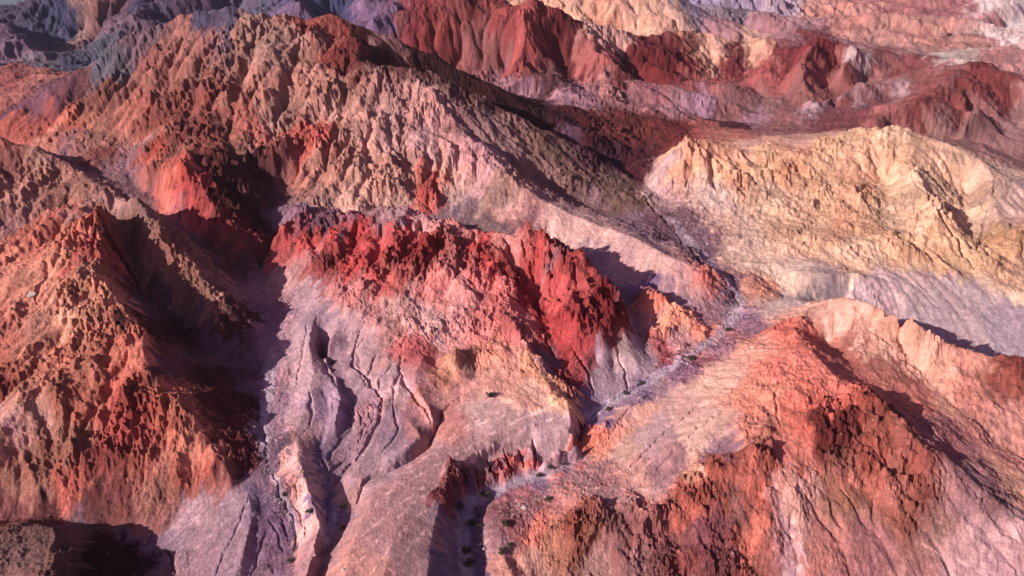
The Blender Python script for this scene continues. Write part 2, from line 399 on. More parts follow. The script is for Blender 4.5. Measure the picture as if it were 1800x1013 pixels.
# ------------------------------------------------------------------ rock colours and roughness
# (px, py, (r, g, b) as the sunlit rock looks, but with shade painted in on the mountain's dark band, roughness 0..1, landform)
ROCKS = [
 # main mountain
 (260,110,(155,103,88),0.60,'mountain'),(340,70,(162,112,96),0.60,'mountain'),(440,60,(172,135,116),0.80,'mountain'),(500,90,(170,133,115),0.90,'mountain'),
 (570,60,(145,75,64),0.40,'mountain'),(610,75,(121,57,49),0.50,'mountain'),(350,160,(147,92,79),1.00,'mountain'),(430,200,(155,101,86),1.00,'mountain'),(440,130,(166,127,109),1.00,'mountain'),
 (280,190,(145,90,77),0.90,'mountain'),(250,215,(166,116,99),0.80,'mountain'),(200,175,(135,92,79),0.70,'mountain'),(170,230,(135,106,94),0.30,'mountain'),
 (500,180,(172,134,115),1.00,'mountain'),(560,235,(184,94,80),0.80,'mountain'),(590,160,(180,141,121),0.90,'mountain'),(620,190,(184,144,127),0.80,'mountain'),
 (680,180,(190,148,136),0.70,'mountain'),(690,240,(186,145,133),0.70,'mountain'),(740,170,(190,148,136),0.60,'mountain'),(760,230,(194,152,144),0.60,'mountain'),
 (820,280,(192,150,146),0.50,'mountain'),(650,280,(199,156,134),0.70,'mountain'),(700,330,(199,156,134),0.60,'mountain'),(745,338,(184,92,79),0.60,'mountain'),
 (790,320,(199,156,134),0.40,'mountain'),(630,340,(207,162,139),0.70,'mountain'),(570,300,(180,134,115),0.80,'mountain'),(540,345,(155,121,109),0.70,'mountain'),
 (450,240,(176,106,91),0.80,'mountain'),(380,235,(135,83,71),0.90,'mountain'),(330,215,(131,75,64),0.90,'mountain'),(580,375,(131,103,121),0.40,'mountain'),(510,370,(135,106,121),0.60,'mountain'),
 (690,372,(145,114,117),0.30,'mountain'),(800,370,(141,110,117),0.20,'mountain'),(860,395,(126,98,98),0.20,'mountain'),
 (330,255,(145,92,79),0.80,'mountain'),(400,255,(126,88,75),0.60,'mountain'),
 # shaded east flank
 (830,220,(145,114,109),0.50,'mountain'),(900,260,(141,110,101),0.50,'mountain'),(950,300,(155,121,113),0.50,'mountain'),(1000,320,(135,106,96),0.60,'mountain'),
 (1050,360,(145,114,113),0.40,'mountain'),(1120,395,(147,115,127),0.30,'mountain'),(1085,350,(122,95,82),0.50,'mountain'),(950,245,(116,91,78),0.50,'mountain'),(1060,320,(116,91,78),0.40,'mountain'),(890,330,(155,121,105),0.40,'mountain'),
 (690,100,(100,48,41),0.40,'mountain'),(760,125,(62,26,28),0.40,'mountain'),(850,168,(62,26,28),0.40,'mountain'),(930,198,(62,26,28),0.40,'mountain'),(1000,215,(62,26,28),0.40,'mountain'),  # dark band below the back crest: its shade is painted into the colour
 # orange peak, shaded amphitheatre
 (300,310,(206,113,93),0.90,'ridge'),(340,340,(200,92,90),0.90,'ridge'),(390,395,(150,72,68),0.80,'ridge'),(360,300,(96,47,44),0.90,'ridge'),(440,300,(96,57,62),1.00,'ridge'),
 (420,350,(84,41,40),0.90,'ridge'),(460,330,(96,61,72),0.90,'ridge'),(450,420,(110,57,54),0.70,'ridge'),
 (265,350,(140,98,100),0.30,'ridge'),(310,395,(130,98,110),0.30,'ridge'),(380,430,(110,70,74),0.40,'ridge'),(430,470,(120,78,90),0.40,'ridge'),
 # left back hills
 (20,215,(176,92,68),0.40,'back_hill'),(60,205,(150,74,60),0.40,'back_hill'),(130,220,(196,108,76),0.70,'back_hill'),(170,225,(190,120,84),0.60,'back_hill'),(90,240,(184,130,110),0.50,'back_hill'),
 (130,270,(140,106,112),0.50,'back_hill'),(165,285,(150,114,124),0.40,'back_hill'),(200,270,(126,70,62),0.50,'back_hill'),(215,290,(150,114,124),0.30,'back_hill'),(240,260,(140,106,110),0.30,'back_hill'),(255,265,(190,90,62),0.50,'back_hill'),
 (225,320,(130,96,104),0.30,'back_hill'),(20,270,(150,96,84),0.50,'back_hill'),(80,310,(168,127,104),0.60,'back_hill'),(30,340,(166,126,108),0.60,'back_hill'),(40,390,(160,121,114),0.50,'back_hill'),(100,345,(120,84,74),0.50,'back_hill'),(130,320,(170,129,110),0.50,'back_hill'),
 (20,150,(156,84,78),0.30,'back_hill'),(70,145,(176,110,92),0.30,'back_hill'),(60,180,(110,74,92),0.30,'back_hill'),(120,165,(100,64,74),0.50,'back_hill'),(200,285,(140,96,92),0.40,'back_hill'),(230,285,(140,84,80),0.50,'back_hill'),(195,300,(130,90,96),0.40,'back_hill'),(215,310,(136,100,104),0.40,'back_hill'),(30,165,(160,96,84),0.30,'back_hill'),
 # left foreground hill
 (30,440,(200,127,95),0.40,'left_hill'),(90,400,(190,112,86),0.60,'left_hill'),(140,385,(196,120,90),0.90,'left_hill'),(105,440,(200,140,105),0.90,'left_hill'),(165,430,(190,100,86),1.00,'left_hill'),
 (150,500,(206,149,112),0.90,'left_hill'),(60,500,(190,129,97),0.40,'left_hill'),(20,540,(176,104,80),0.40,'left_hill'),(70,570,(168,114,90),0.40,'left_hill'),(150,570,(212,160,120),0.90,'left_hill'),
 (110,620,(196,133,100),0.60,'left_hill'),(40,640,(170,104,79),0.50,'left_hill'),(190,600,(204,129,97),0.70,'left_hill'),(215,650,(200,120,90),0.70,'left_hill'),(150,660,(190,123,92),0.70,'left_hill'),
 (60,700,(196,131,99),0.40,'left_hill'),(25,765,(196,148,136),0.25,'left_hill'),(70,735,(200,152,138),0.25,'left_hill'),(45,725,(180,123,92),0.40,'left_hill'),(75,775,(176,118,89),0.50,'left_hill'),(20,805,(176,118,89),0.40,'left_hill'),(10,690,(150,78,72),0.50,'left_hill'),(120,730,(184,139,107),0.80,'left_hill'),
 (230,720,(176,92,80),0.90,'left_hill'),(300,740,(200,127,95),0.80,'left_hill'),(340,790,(206,135,102),0.80,'left_hill'),(355,830,(176,98,80),0.60,'left_hill'),(170,800,(160,83,72),0.90,'left_hill'),(110,850,(206,114,93),0.70,'left_hill'),
 (60,800,(180,120,90),0.40,'left_hill'),(20,860,(150,86,78),0.30,'left_hill'),(260,790,(176,102,80),0.60,'left_hill'),(290,850,(164,104,79),0.30,'left_hill'),(170,880,(110,55,49),0.30,'left_hill'),(80,895,(110,59,58),0.30,'left_hill'),(280,890,(150,86,77),0.20,'left_hill'),
 (220,900,(130,67,60),0.30,'left_hill'),
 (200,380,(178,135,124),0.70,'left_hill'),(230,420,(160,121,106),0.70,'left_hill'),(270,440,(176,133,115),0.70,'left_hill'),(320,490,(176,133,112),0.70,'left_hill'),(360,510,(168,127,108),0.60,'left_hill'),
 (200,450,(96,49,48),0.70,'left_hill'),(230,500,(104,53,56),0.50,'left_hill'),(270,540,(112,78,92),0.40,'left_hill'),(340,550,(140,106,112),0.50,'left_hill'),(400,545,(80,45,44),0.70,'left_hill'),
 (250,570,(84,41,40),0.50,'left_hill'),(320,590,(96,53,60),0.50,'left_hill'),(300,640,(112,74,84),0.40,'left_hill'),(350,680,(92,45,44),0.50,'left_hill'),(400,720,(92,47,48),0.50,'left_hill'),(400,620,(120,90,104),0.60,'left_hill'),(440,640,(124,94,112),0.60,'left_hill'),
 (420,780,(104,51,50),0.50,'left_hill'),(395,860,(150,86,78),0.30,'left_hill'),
 # knoll and trough
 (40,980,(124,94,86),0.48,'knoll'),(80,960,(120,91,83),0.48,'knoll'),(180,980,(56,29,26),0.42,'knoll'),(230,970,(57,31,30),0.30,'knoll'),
 (120,925,(120,84,100),0.10,'trough'),(230,935,(128,94,112),0.10,'trough'),(285,975,(136,103,124),0.10,'trough'),(300,1010,(136,90,96),0.20,'trough'),
 # left valley and grey fans
 (370,900,(160,121,128),0.10,'grey_fan'),(340,950,(156,118,128),0.10,'grey_fan'),(420,880,(162,123,136),0.05,'grey_fan'),(400,970,(150,114,126),0.10,'grey_fan'),(430,1000,(160,121,140),0.10,'grey_fan'),(345,915,(184,139,150),0.10,'grey_fan'),
 (455,880,(114,86,124),0.10,'dry_wash'),(480,830,(119,90,114),0.30,'dry_wash'),(490,900,(121,91,120),0.40,'dry_wash'),(465,760,(150,114,136),0.30,'dry_wash'),(480,690,(156,118,138),0.30,'dry_wash'),
 (480,620,(160,121,142),0.30,'dry_wash'),(450,560,(150,114,134),0.40,'dry_wash'),(465,500,(160,121,130),0.40,'dry_wash'),(505,960,(123,93,118),0.30,'dry_wash'),
 # clay badlands
 (540,540,(180,136,146),0.05,'clay_badlands'),(530,590,(186,141,152),0.05,'clay_badlands'),(565,560,(156,118,135),0.05,'clay_badlands'),(540,650,(190,144,150),0.03,'clay_badlands'),(570,720,(156,118,148),0.03,'clay_badlands'),
 (530,740,(186,141,146),0.03,'clay_badlands'),(590,640,(147,107,125),0.05,'clay_badlands'),(600,740,(143,108,131),0.05,'clay_badlands'),(525,800,(201,146,135),0.10,'clay_badlands'),(545,870,(209,158,142),0.10,'clay_badlands'),
 (560,800,(125,95,125),0.05,'clay_badlands'),(555,920,(205,155,142),0.10,'clay_badlands'),(580,900,(125,95,139),0.05,'clay_badlands'),(600,820,(147,111,125),0.20,'clay_badlands'),(640,740,(156,118,129),0.30,'clay_badlands'),(610,590,(182,138,146),0.10,'clay_badlands'),
 (640,610,(176,133,139),0.10,'clay_badlands'),(655,680,(166,125,137),0.05,'clay_badlands'),(690,680,(201,148,148),0.03,'clay_badlands'),(680,760,(147,111,129),0.05,'clay_badlands'),(720,740,(172,107,112),0.05,'clay_badlands'),
 (730,670,(186,113,120),0.05,'clay_badlands'),(740,790,(186,123,118),0.05,'clay_badlands'),(620,860,(196,138,129),0.10,'clay_badlands'),(770,720,(199,123,106),0.05,'clay_badlands'),(650,830,(166,126,135),0.05,'clay_badlands'),(570,980,(166,115,118),0.10,'clay_badlands'),
 # fan
 (900,740,(189,141,133),0.02,'alluvial_fan'),(830,770,(182,130,125),0.03,'alluvial_fan'),(760,820,(174,122,120),0.04,'alluvial_fan'),(700,870,(176,120,118),0.04,'alluvial_fan'),(660,930,(174,117,114),0.05,'alluvial_fan'),
 (720,960,(163,113,114),0.05,'alluvial_fan'),(640,990,(189,120,103),0.05,'alluvial_fan'),(830,790,(163,115,118),0.03,'alluvial_fan'),(740,900,(167,119,118),0.04,'alluvial_fan'),(960,730,(191,145,148),0.02,'alluvial_fan'),(975,775,(186,141,146),0.02,'alluvial_fan'),(850,735,(199,151,141),0.02,'alluvial_fan'),
 # canyon wall
 (900,775,(167,119,120),0.02,'alluvial_fan'),(860,790,(167,117,118),0.02,'alluvial_fan'),(925,758,(172,128,129),0.02,'alluvial_fan'),(890,755,(176,126,124),0.02,'alluvial_fan'),(800,810,(171,120,120),0.03,'alluvial_fan'),(765,850,(165,117,116),0.03,'alluvial_fan'),(950,780,(182,138,141),0.02,'alluvial_fan'),(985,790,(182,138,141),0.03,'alluvial_fan'),(745,940,(163,115,116),0.03,'alluvial_fan'),(735,1000,(163,115,116),0.03,'alluvial_fan'),
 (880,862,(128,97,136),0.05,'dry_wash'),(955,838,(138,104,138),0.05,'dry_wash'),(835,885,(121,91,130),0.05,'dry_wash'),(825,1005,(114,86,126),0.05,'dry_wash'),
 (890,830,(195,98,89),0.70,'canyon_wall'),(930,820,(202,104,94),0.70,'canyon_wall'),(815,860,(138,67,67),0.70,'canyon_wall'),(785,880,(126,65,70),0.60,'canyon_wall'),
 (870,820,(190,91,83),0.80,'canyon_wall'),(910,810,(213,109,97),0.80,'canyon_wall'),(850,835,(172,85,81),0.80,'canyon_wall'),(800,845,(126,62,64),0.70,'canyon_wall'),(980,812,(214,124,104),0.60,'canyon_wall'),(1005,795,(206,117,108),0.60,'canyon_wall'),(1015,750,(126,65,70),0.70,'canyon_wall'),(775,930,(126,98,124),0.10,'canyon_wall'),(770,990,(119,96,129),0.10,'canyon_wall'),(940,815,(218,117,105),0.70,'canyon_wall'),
 # wash
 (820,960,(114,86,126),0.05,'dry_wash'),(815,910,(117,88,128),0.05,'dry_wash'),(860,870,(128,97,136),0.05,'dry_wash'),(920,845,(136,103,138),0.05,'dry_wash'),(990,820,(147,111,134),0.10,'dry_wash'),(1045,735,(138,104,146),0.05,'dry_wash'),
 (1110,690,(143,108,140),0.20,'dry_wash'),(1180,645,(138,104,132),0.30,'dry_wash'),(1245,600,(143,108,130),0.30,'dry_wash'),(1295,550,(147,111,134),0.30,'dry_wash'),(1280,500,(119,90,108),0.40,'dry_wash'),(1220,430,(125,95,110),0.40,'dry_wash'),
 (1180,380,(119,88,97),0.40,'dry_wash'),(930,880,(170,112,116),0.40,'wash_bank'),(870,940,(160,116,120),0.30,'wash_bank'),(890,900,(140,90,96),0.50,'wash_bank'),(940,920,(206,118,92),0.40,'wash_bank'),(1000,870,(190,124,112),0.40,'wash_bank'),
 (890,990,(196,126,104),0.20,'wash_bank'),(1060,850,(166,116,112),0.30,'wash_bank'),(1020,830,(180,128,122),0.30,'wash_bank'),(1075,770,(220,140,100),0.30,'wash_bank'),(1040,760,(226,128,82),0.50,'wash_bank'),(1120,830,(206,140,120),0.10,'wash_bank'),
 # red ridge
 (500,420,(170,74,71),0.80,'red_ridge'),(540,410,(190,85,80),0.90,'red_ridge'),(600,415,(186,70,67),1.00,'red_ridge'),(640,440,(190,74,71),1.00,'red_ridge'),(700,410,(186,81,77),1.00,'red_ridge'),(760,395,(215,156,145),0.80,'red_ridge'),
 (740,430,(160,66,63),1.00,'red_ridge'),(800,420,(194,124,116),0.90,'red_ridge'),(850,440,(190,79,73),0.90,'red_ridge'),(905,425,(207,140,130),0.80,'red_ridge'),(950,450,(190,85,81),1.00,'red_ridge'),(900,470,(150,57,55),1.00,'red_ridge'),
 (1000,480,(184,81,77),1.00,'red_ridge'),(1050,520,(150,51,53),0.90,'red_ridge'),(1075,560,(140,47,53),0.80,'red_ridge'),(570,470,(160,79,75),0.80,'red_ridge'),(530,460,(176,115,110),0.50,'red_ridge'),(520,490,(186,139,132),0.30,'red_ridge'),
 (620,500,(190,124,118),0.60,'red_ridge'),(640,560,(180,128,122),0.50,'red_ridge'),(700,520,(194,151,141),0.60,'red_ridge'),(770,480,(211,132,123),0.70,'red_ridge'),(800,530,(215,151,141),0.60,'red_ridge'),(850,500,(213,123,115),0.70,'red_ridge'),
 (760,560,(207,164,154),0.50,'red_ridge'),(840,570,(215,134,125),0.50,'red_ridge'),(780,590,(213,147,138),0.40,'red_ridge'),(730,620,(190,89,87),0.30,'red_ridge'),(900,560,(205,115,110),0.60,'red_ridge'),(940,540,(160,51,55),0.60,'red_ridge'),
 (980,560,(176,68,67),0.90,'red_ridge'),(960,600,(152,53,57),0.50,'red_ridge'),(1010,620,(160,57,61),0.50,'red_ridge'),(990,660,(150,59,63),0.40,'red_ridge'),(1040,600,(170,68,71),0.50,'red_ridge'),(680,590,(176,126,120),0.30,'red_ridge'),(690,480,(190,101,94),0.80,'red_ridge'),
 (1055,640,(170,138,153),0.05,'red_ridge'),(1095,620,(176,143,142),0.03,'red_ridge'),(1130,650,(176,142,153),0.10,'red_ridge'),(1080,670,(164,132,148),0.10,'red_ridge'),(1100,530,(140,113,126),0.20,'red_ridge'),(1130,590,(150,121,132),0.30,'red_ridge'),
 # small orange ridge
 (1130,520,(222,136,100),0.70,'orange_ridge'),(1180,560,(234,158,106),0.70,'orange_ridge'),(1150,570,(200,136,128),0.30,'orange_ridge'),(1240,590,(226,140,102),0.60,'orange_ridge'),(1200,600,(190,140,136),0.30,'orange_ridge'),(1180,635,(140,56,63),0.70,'orange_ridge'),(1160,610,(180,100,96),0.60,'orange_ridge'),
 # butte slopes
 (800,632,(206,156,104),0.90,'butte'),(790,655,(176,124,98),0.60,'butte'),(770,635,(186,112,96),0.20,'butte'),(825,660,(200,128,110),0.20,'butte'),(800,680,(184,122,100),0.30,'butte'),(740,700,(190,106,92),0.10,'butte'),(830,630,(150,110,90),0.50,'butte'),(870,620,(222,150,118),0.50,'butte'),(900,645,(222,146,118),0.30,'butte'),(940,690,(220,160,134),0.20,'butte'),(930,655,(230,160,104),0.60,'butte'),(965,690,(238,178,112),0.60,'butte'),
 (870,670,(214,142,120),0.20,'butte'),(820,700,(206,130,112),0.10,'butte'),(800,740,(190,108,96),0.05,'butte'),(920,690,(222,156,122),0.20,'butte'),(960,640,(130,96,116),0.10,'butte'),
 # pink spur
 (900,350,(201,144,129),0.15,'pink_spur'),(980,390,(212,160,140),0.10,'pink_spur'),(1060,420,(210,158,140),0.10,'pink_spur'),(1140,460,(201,150,135),0.10,'pink_spur'),(1210,490,(195,144,133),0.20,'pink_spur'),(1000,440,(164,123,129),0.10,'pink_spur'),
 (1100,470,(185,138,135),0.10,'pink_spur'),(1060,450,(164,124,138),0.05,'pink_spur'),(1180,520,(168,127,138),0.15,'pink_spur'),(1250,540,(154,113,121),0.30,'pink_spur'),(1130,500,(133,100,144),0.10,'pink_spur'),(1230,480,(181,98,88),0.40,'pink_spur'),(930,390,(154,98,103),0.20,'pink_spur'),
 # tan hill
 (1220,270,(210,163,113),0.80,'tan_hill'),(1180,320,(188,160,154),0.40,'tan_hill'),(1260,300,(212,165,115),0.90,'tan_hill'),(1320,250,(204,157,126),0.30,'tan_hill'),(1400,250,(199,149,117),0.20,'tan_hill'),(1360,290,(212,169,110),0.80,'tan_hill'),(1240,340,(203,173,154),0.30,'tan_hill'),
 (1440,280,(212,171,113),0.70,'tan_hill'),(1500,250,(204,174,126),0.50,'tan_hill'),(1580,250,(204,174,130),0.50,'tan_hill'),(1560,300,(204,174,124),0.70,'tan_hill'),(1480,330,(212,180,126),0.70,'tan_hill'),(1650,280,(204,174,138),0.50,'tan_hill'),(1740,310,(199,170,140),0.40,'tan_hill'),
 (1350,350,(203,173,133),0.50,'tan_hill'),(1280,400,(199,169,144),0.40,'tan_hill'),(1400,400,(210,176,133),0.50,'tan_hill'),(1500,400,(199,157,103),0.60,'tan_hill'),(1600,350,(212,180,140),0.60,'tan_hill'),(1700,370,(219,187,144),0.60,'tan_hill'),(1780,330,(194,165,146),0.30,'tan_hill'),
 (1580,430,(212,171,113),0.60,'tan_hill'),(1680,440,(208,174,113),0.60,'tan_hill'),(1760,430,(203,171,101),0.70,'tan_hill'),(1790,480,(204,171,124),0.40,'tan_hill'),(1500,460,(219,187,140),0.40,'tan_hill'),(1340,470,(212,178,146),0.30,'tan_hill'),(1400,500,(212,180,148),0.10,'tan_hill'),
 (1320,500,(204,144,113),0.50,'tan_hill'),(1600,490,(194,165,154),0.20,'tan_hill'),(1700,520,(183,156,156),0.10,'tan_hill'),(1780,570,(169,144,154),0.05,'tan_hill'),(1640,560,(174,148,151),0.10,'tan_hill'),(1550,520,(188,160,160),0.30,'tan_hill'),(1440,525,(139,118,124),0.05,'tan_hill'),(1390,530,(212,180,158),0.05,'tan_hill'),
 # near right hill
 (1480,545,(205,155,127),0.30,'right_hill'),(1340,620,(213,146,111),0.30,'right_hill'),(1400,590,(211,120,95),0.50,'right_hill'),(1280,660,(216,162,127),0.15,'right_hill'),(1380,640,(216,123,98),0.40,'right_hill'),(1330,700,(215,140,103),0.40,'right_hill'),
 (1540,580,(207,157,125),0.40,'right_hill'),(1600,620,(211,160,129),0.40,'right_hill'),(1500,590,(159,90,72),0.20,'right_hill'),(1550,640,(163,93,74),0.20,'right_hill'),(1470,620,(182,104,82),0.30,'right_hill'),(1500,660,(205,117,93),0.30,'right_hill'),(1580,700,(197,116,90),0.30,'right_hill'),
 (1650,680,(203,150,121),0.40,'right_hill'),(1700,640,(201,140,113),0.40,'right_hill'),(1770,660,(144,82,68),0.70,'right_hill'),(1730,700,(192,128,109),0.40,'right_hill'),(1780,760,(192,130,111),0.30,'right_hill'),(1640,760,(172,110,107),0.30,'right_hill'),
 (1450,690,(211,120,95),0.40,'right_hill'),(1400,740,(201,114,91),0.50,'right_hill'),(1200,720,(205,150,129),0.05,'right_hill'),(1150,760,(182,138,135),0.05,'right_hill'),(1130,740,(216,150,113),0.10,'right_hill'),(1240,760,(211,160,131),0.05,'right_hill'),(1320,760,(197,130,107),0.70,'right_hill'),
 (1180,820,(168,116,117),0.05,'right_hill'),(1280,790,(144,100,115),0.05,'right_hill'),(1380,790,(203,116,92),0.30,'right_hill'),(1100,800,(197,146,121),0.05,'right_hill'),
 (1460,740,(124,60,56),1.00,'right_hill'),(1480,800,(168,108,92),0.70,'right_hill'),(1540,760,(144,82,65),1.00,'right_hill'),(1560,830,(163,104,88),0.80,'right_hill'),(1620,810,(153,94,80),0.80,'right_hill'),(1480,870,(153,104,78),0.50,'right_hill'),
 (1700,860,(153,116,117),0.50,'right_hill'),(1660,900,(168,127,113),0.50,'right_hill'),(1560,900,(153,96,78),0.50,'right_hill'),(1400,880,(197,149,133),0.40,'right_hill'),(1380,930,(188,142,143),0.30,'right_hill'),(1440,960,(182,112,94),0.20,'right_hill'),(1520,960,(168,104,101),0.20,'right_hill'),
 (1600,970,(172,120,109),0.30,'right_hill'),(1700,980,(188,142,139),0.20,'right_hill'),(1780,950,(197,149,147),0.20,'right_hill'),(1780,850,(197,140,109),0.30,'right_hill'),(1390,1000,(195,148,148),0.10,'right_hill'),(1750,1000,(182,138,141),0.20,'right_hill'),
 # dark rocky hill
 (1222,832,(222,168,130),0.40,'rocky_hill'),(1270,830,(186,106,84),0.90,'rocky_hill'),(1320,830,(174,99,79),0.90,'rocky_hill'),(1210,870,(186,106,84),1.00,'rocky_hill'),(1100,930,(151,103,99),1.00,'rocky_hill'),(1020,940,(162,105,80),1.00,'rocky_hill'),(1180,950,(143,91,86),1.00,'rocky_hill'),
 (1120,990,(162,119,116),0.90,'rocky_hill'),(1250,940,(143,91,97),0.90,'rocky_hill'),(1300,880,(140,96,88),0.70,'rocky_hill'),(1310,940,(196,112,89),0.80,'rocky_hill'),(1350,970,(150,92,80),0.70,'rocky_hill'),(1230,1000,(139,84,80),0.90,'rocky_hill'),(970,950,(190,130,92),0.40,'rocky_hill'),(940,1000,(196,140,112),0.20,'rocky_hill'),(1040,1000,(180,136,124),0.30,'rocky_hill'),
 # middle distance
 (700,50,(132,75,71),0.65,'brown_hills'),(740,30,(124,52,56),0.55,'brown_hills'),(840,20,(99,42,42),0.45,'brown_hills'),(790,35,(132,72,68),0.55,'brown_hills'),(690,75,(152,109,103),0.65,'brown_hills'),(760,85,(132,63,60),0.75,'brown_hills'),
 (880,50,(140,67,63),0.75,'brown_hills'),(910,75,(168,84,79),0.85,'brown_hills'),(930,95,(156,75,71),0.85,'brown_hills'),(980,60,(107,38,42),0.55,'brown_hills'),(1000,90,(103,42,43),0.55,'brown_hills'),(850,100,(140,92,87),0.65,'brown_hills'),(800,110,(148,92,87),0.65,'brown_hills'),
 (870,140,(144,109,117),0.55,'brown_hills'),(910,145,(162,123,134),0.55,'brown_hills'),(960,130,(124,80,76),0.65,'brown_hills'),(960,170,(90,58,65),0.55,'brown_hills'),(1010,165,(165,125,134),0.55,'brown_hills'),(1050,100,(162,92,87),0.75,'brown_hills'),(1060,140,(168,126,119),0.65,'brown_hills'),
 (1080,105,(99,42,42),0.65,'brown_hills'),(1130,95,(107,40,43),0.85,'brown_hills'),(1180,100,(112,42,47),0.85,'brown_hills'),(1130,160,(156,109,110),0.55,'brown_hills'),(1180,190,(156,117,122),0.45,'brown_hills'),(1240,180,(162,123,141),0.45,'brown_hills'),(1320,213,(171,129,141),0.35,'brown_hills'),
 (1200,130,(144,80,76),0.65,'brown_hills'),(1260,130,(156,84,79),0.65,'brown_hills'),(1300,100,(99,38,48),0.75,'brown_hills'),(1330,125,(170,92,87),0.65,'brown_hills'),(1300,160,(144,100,95),0.55,'brown_hills'),(1360,180,(144,105,99),0.55,'brown_hills'),
 (1010,210,(90,36,36),0.65,'brown_hills'),(1060,230,(102,47,45),0.65,'brown_hills'),(1120,230,(107,52,48),0.65,'brown_hills'),(1060,280,(75,42,60),0.55,'brown_hills'),(1130,280,(82,40,50),0.55,'brown_hills'),(1180,240,(115,55,52),0.55,'brown_hills'),(1240,220,(171,97,84),0.35,'brown_hills'),(1290,235,(176,104,87),0.35,'brown_hills'),(1250,208,(73,33,42),0.45,'brown_hills'),(1000,222,(120,91,120),0.25,'brown_hills'),
 (1430,75,(117,42,47),0.35,'brown_hills'),(1390,95,(124,53,56),0.45,'brown_hills'),(1440,105,(170,97,92),0.65,'brown_hills'),(1400,125,(162,92,87),0.65,'brown_hills'),(1490,120,(162,100,95),0.65,'brown_hills'),(1430,150,(148,97,92),0.55,'brown_hills'),(1540,140,(156,109,103),0.45,'brown_hills'),(1530,110,(115,70,70),0.45,'brown_hills'),
 (1600,115,(135,75,75),0.35,'brown_hills'),(1432,181,(186,159,163),0.45,'brown_hills'),(1505,170,(183,157,159),0.55,'brown_hills'),(1585,154,(183,157,156),0.55,'brown_hills'),(1460,205,(126,68,75),0.35,'brown_hills'),(1500,205,(122,65,72),0.35,'brown_hills'),(1560,190,(158,97,90),0.35,'brown_hills'),
 (1620,170,(124,62,58),0.55,'brown_hills'),(1700,130,(124,58,56),0.55,'brown_hills'),(1680,170,(124,65,62),0.55,'brown_hills'),(1760,140,(124,58,56),0.55,'brown_hills'),(1700,190,(152,104,98),0.55,'brown_hills'),(1780,200,(156,117,111),0.55,'brown_hills'),(1650,220,(144,105,99),0.45,'brown_hills'),(1760,260,(144,104,100),0.35,'brown_hills'),(1660,240,(140,104,98),0.45,'brown_hills'),
 # yellow mountain
 (900,5,(183,146,117),0.40,'yellow_mountain'),(1000,20,(199,159,127),0.50,'yellow_mountain'),(1060,30,(193,141,98),0.40,'yellow_mountain'),(1100,40,(206,164,129),0.40,'yellow_mountain'),(1060,60,(199,159,142),0.30,'yellow_mountain'),(1150,50,(202,161,127),0.40,'yellow_mountain'),(1230,60,(199,159,123),0.40,'yellow_mountain'),(1180,20,(193,154,123),0.30,'yellow_mountain'),(1250,76,(212,169,142),0.40,'yellow_mountain'),(1330,73,(206,164,133),0.30,'yellow_mountain'),
 # far right
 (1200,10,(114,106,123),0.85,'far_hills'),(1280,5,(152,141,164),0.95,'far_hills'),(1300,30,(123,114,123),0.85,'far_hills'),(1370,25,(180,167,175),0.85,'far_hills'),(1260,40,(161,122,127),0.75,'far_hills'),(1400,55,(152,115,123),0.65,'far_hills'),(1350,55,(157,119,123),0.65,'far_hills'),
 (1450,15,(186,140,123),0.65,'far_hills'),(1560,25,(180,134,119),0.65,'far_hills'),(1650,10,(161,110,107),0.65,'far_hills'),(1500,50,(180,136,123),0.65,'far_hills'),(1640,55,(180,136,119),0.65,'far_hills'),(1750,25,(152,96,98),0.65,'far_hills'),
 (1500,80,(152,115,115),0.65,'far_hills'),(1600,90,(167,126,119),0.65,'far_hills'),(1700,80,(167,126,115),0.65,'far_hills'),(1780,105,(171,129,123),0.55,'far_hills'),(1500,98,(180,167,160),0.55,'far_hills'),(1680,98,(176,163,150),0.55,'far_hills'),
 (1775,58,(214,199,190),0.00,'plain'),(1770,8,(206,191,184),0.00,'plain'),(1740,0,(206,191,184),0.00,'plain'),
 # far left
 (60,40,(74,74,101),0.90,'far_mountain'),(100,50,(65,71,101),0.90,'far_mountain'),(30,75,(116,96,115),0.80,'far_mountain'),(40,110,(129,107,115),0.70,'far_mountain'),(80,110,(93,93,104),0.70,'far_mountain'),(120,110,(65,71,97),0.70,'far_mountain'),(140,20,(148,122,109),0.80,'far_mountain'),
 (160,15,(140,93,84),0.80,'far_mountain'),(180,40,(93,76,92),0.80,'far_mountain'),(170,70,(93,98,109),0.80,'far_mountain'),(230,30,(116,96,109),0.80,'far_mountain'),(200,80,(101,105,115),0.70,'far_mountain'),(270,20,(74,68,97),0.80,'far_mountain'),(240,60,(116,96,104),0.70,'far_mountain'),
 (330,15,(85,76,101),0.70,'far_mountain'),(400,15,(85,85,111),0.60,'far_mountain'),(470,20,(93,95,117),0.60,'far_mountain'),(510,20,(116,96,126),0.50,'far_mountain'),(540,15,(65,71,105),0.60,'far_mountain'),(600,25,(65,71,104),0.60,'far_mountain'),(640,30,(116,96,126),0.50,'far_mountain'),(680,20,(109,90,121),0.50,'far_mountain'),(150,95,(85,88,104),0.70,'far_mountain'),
 (1400,185,(132,87,84),0.45,'brown_hills'),(1470,152,(140,89,84),0.45,'brown_hills'),(1545,182,(124,75,73),0.45,'brown_hills'),(1540,155,(144,97,92),0.45,'brown_hills'),(1470,188,(135,75,77),0.35,'brown_hills'),(1390,215,(153,97,90),0.35,'brown_hills'),
 (1370,208,(144,100,95),0.45,'brown_hills'),(1285,195,(140,99,94),0.45,'brown_hills'),(1360,225,(144,92,89),0.35,'brown_hills'),(1290,222,(90,42,48),0.45,'brown_hills'),(1620,140,(140,87,82),0.45,'brown_hills'),(980,218,(75,35,38),0.55,'brown_hills'),(1020,228,(79,38,42),0.55,'brown_hills'),(1003,233,(65,36,43),0.55,'brown_hills'),
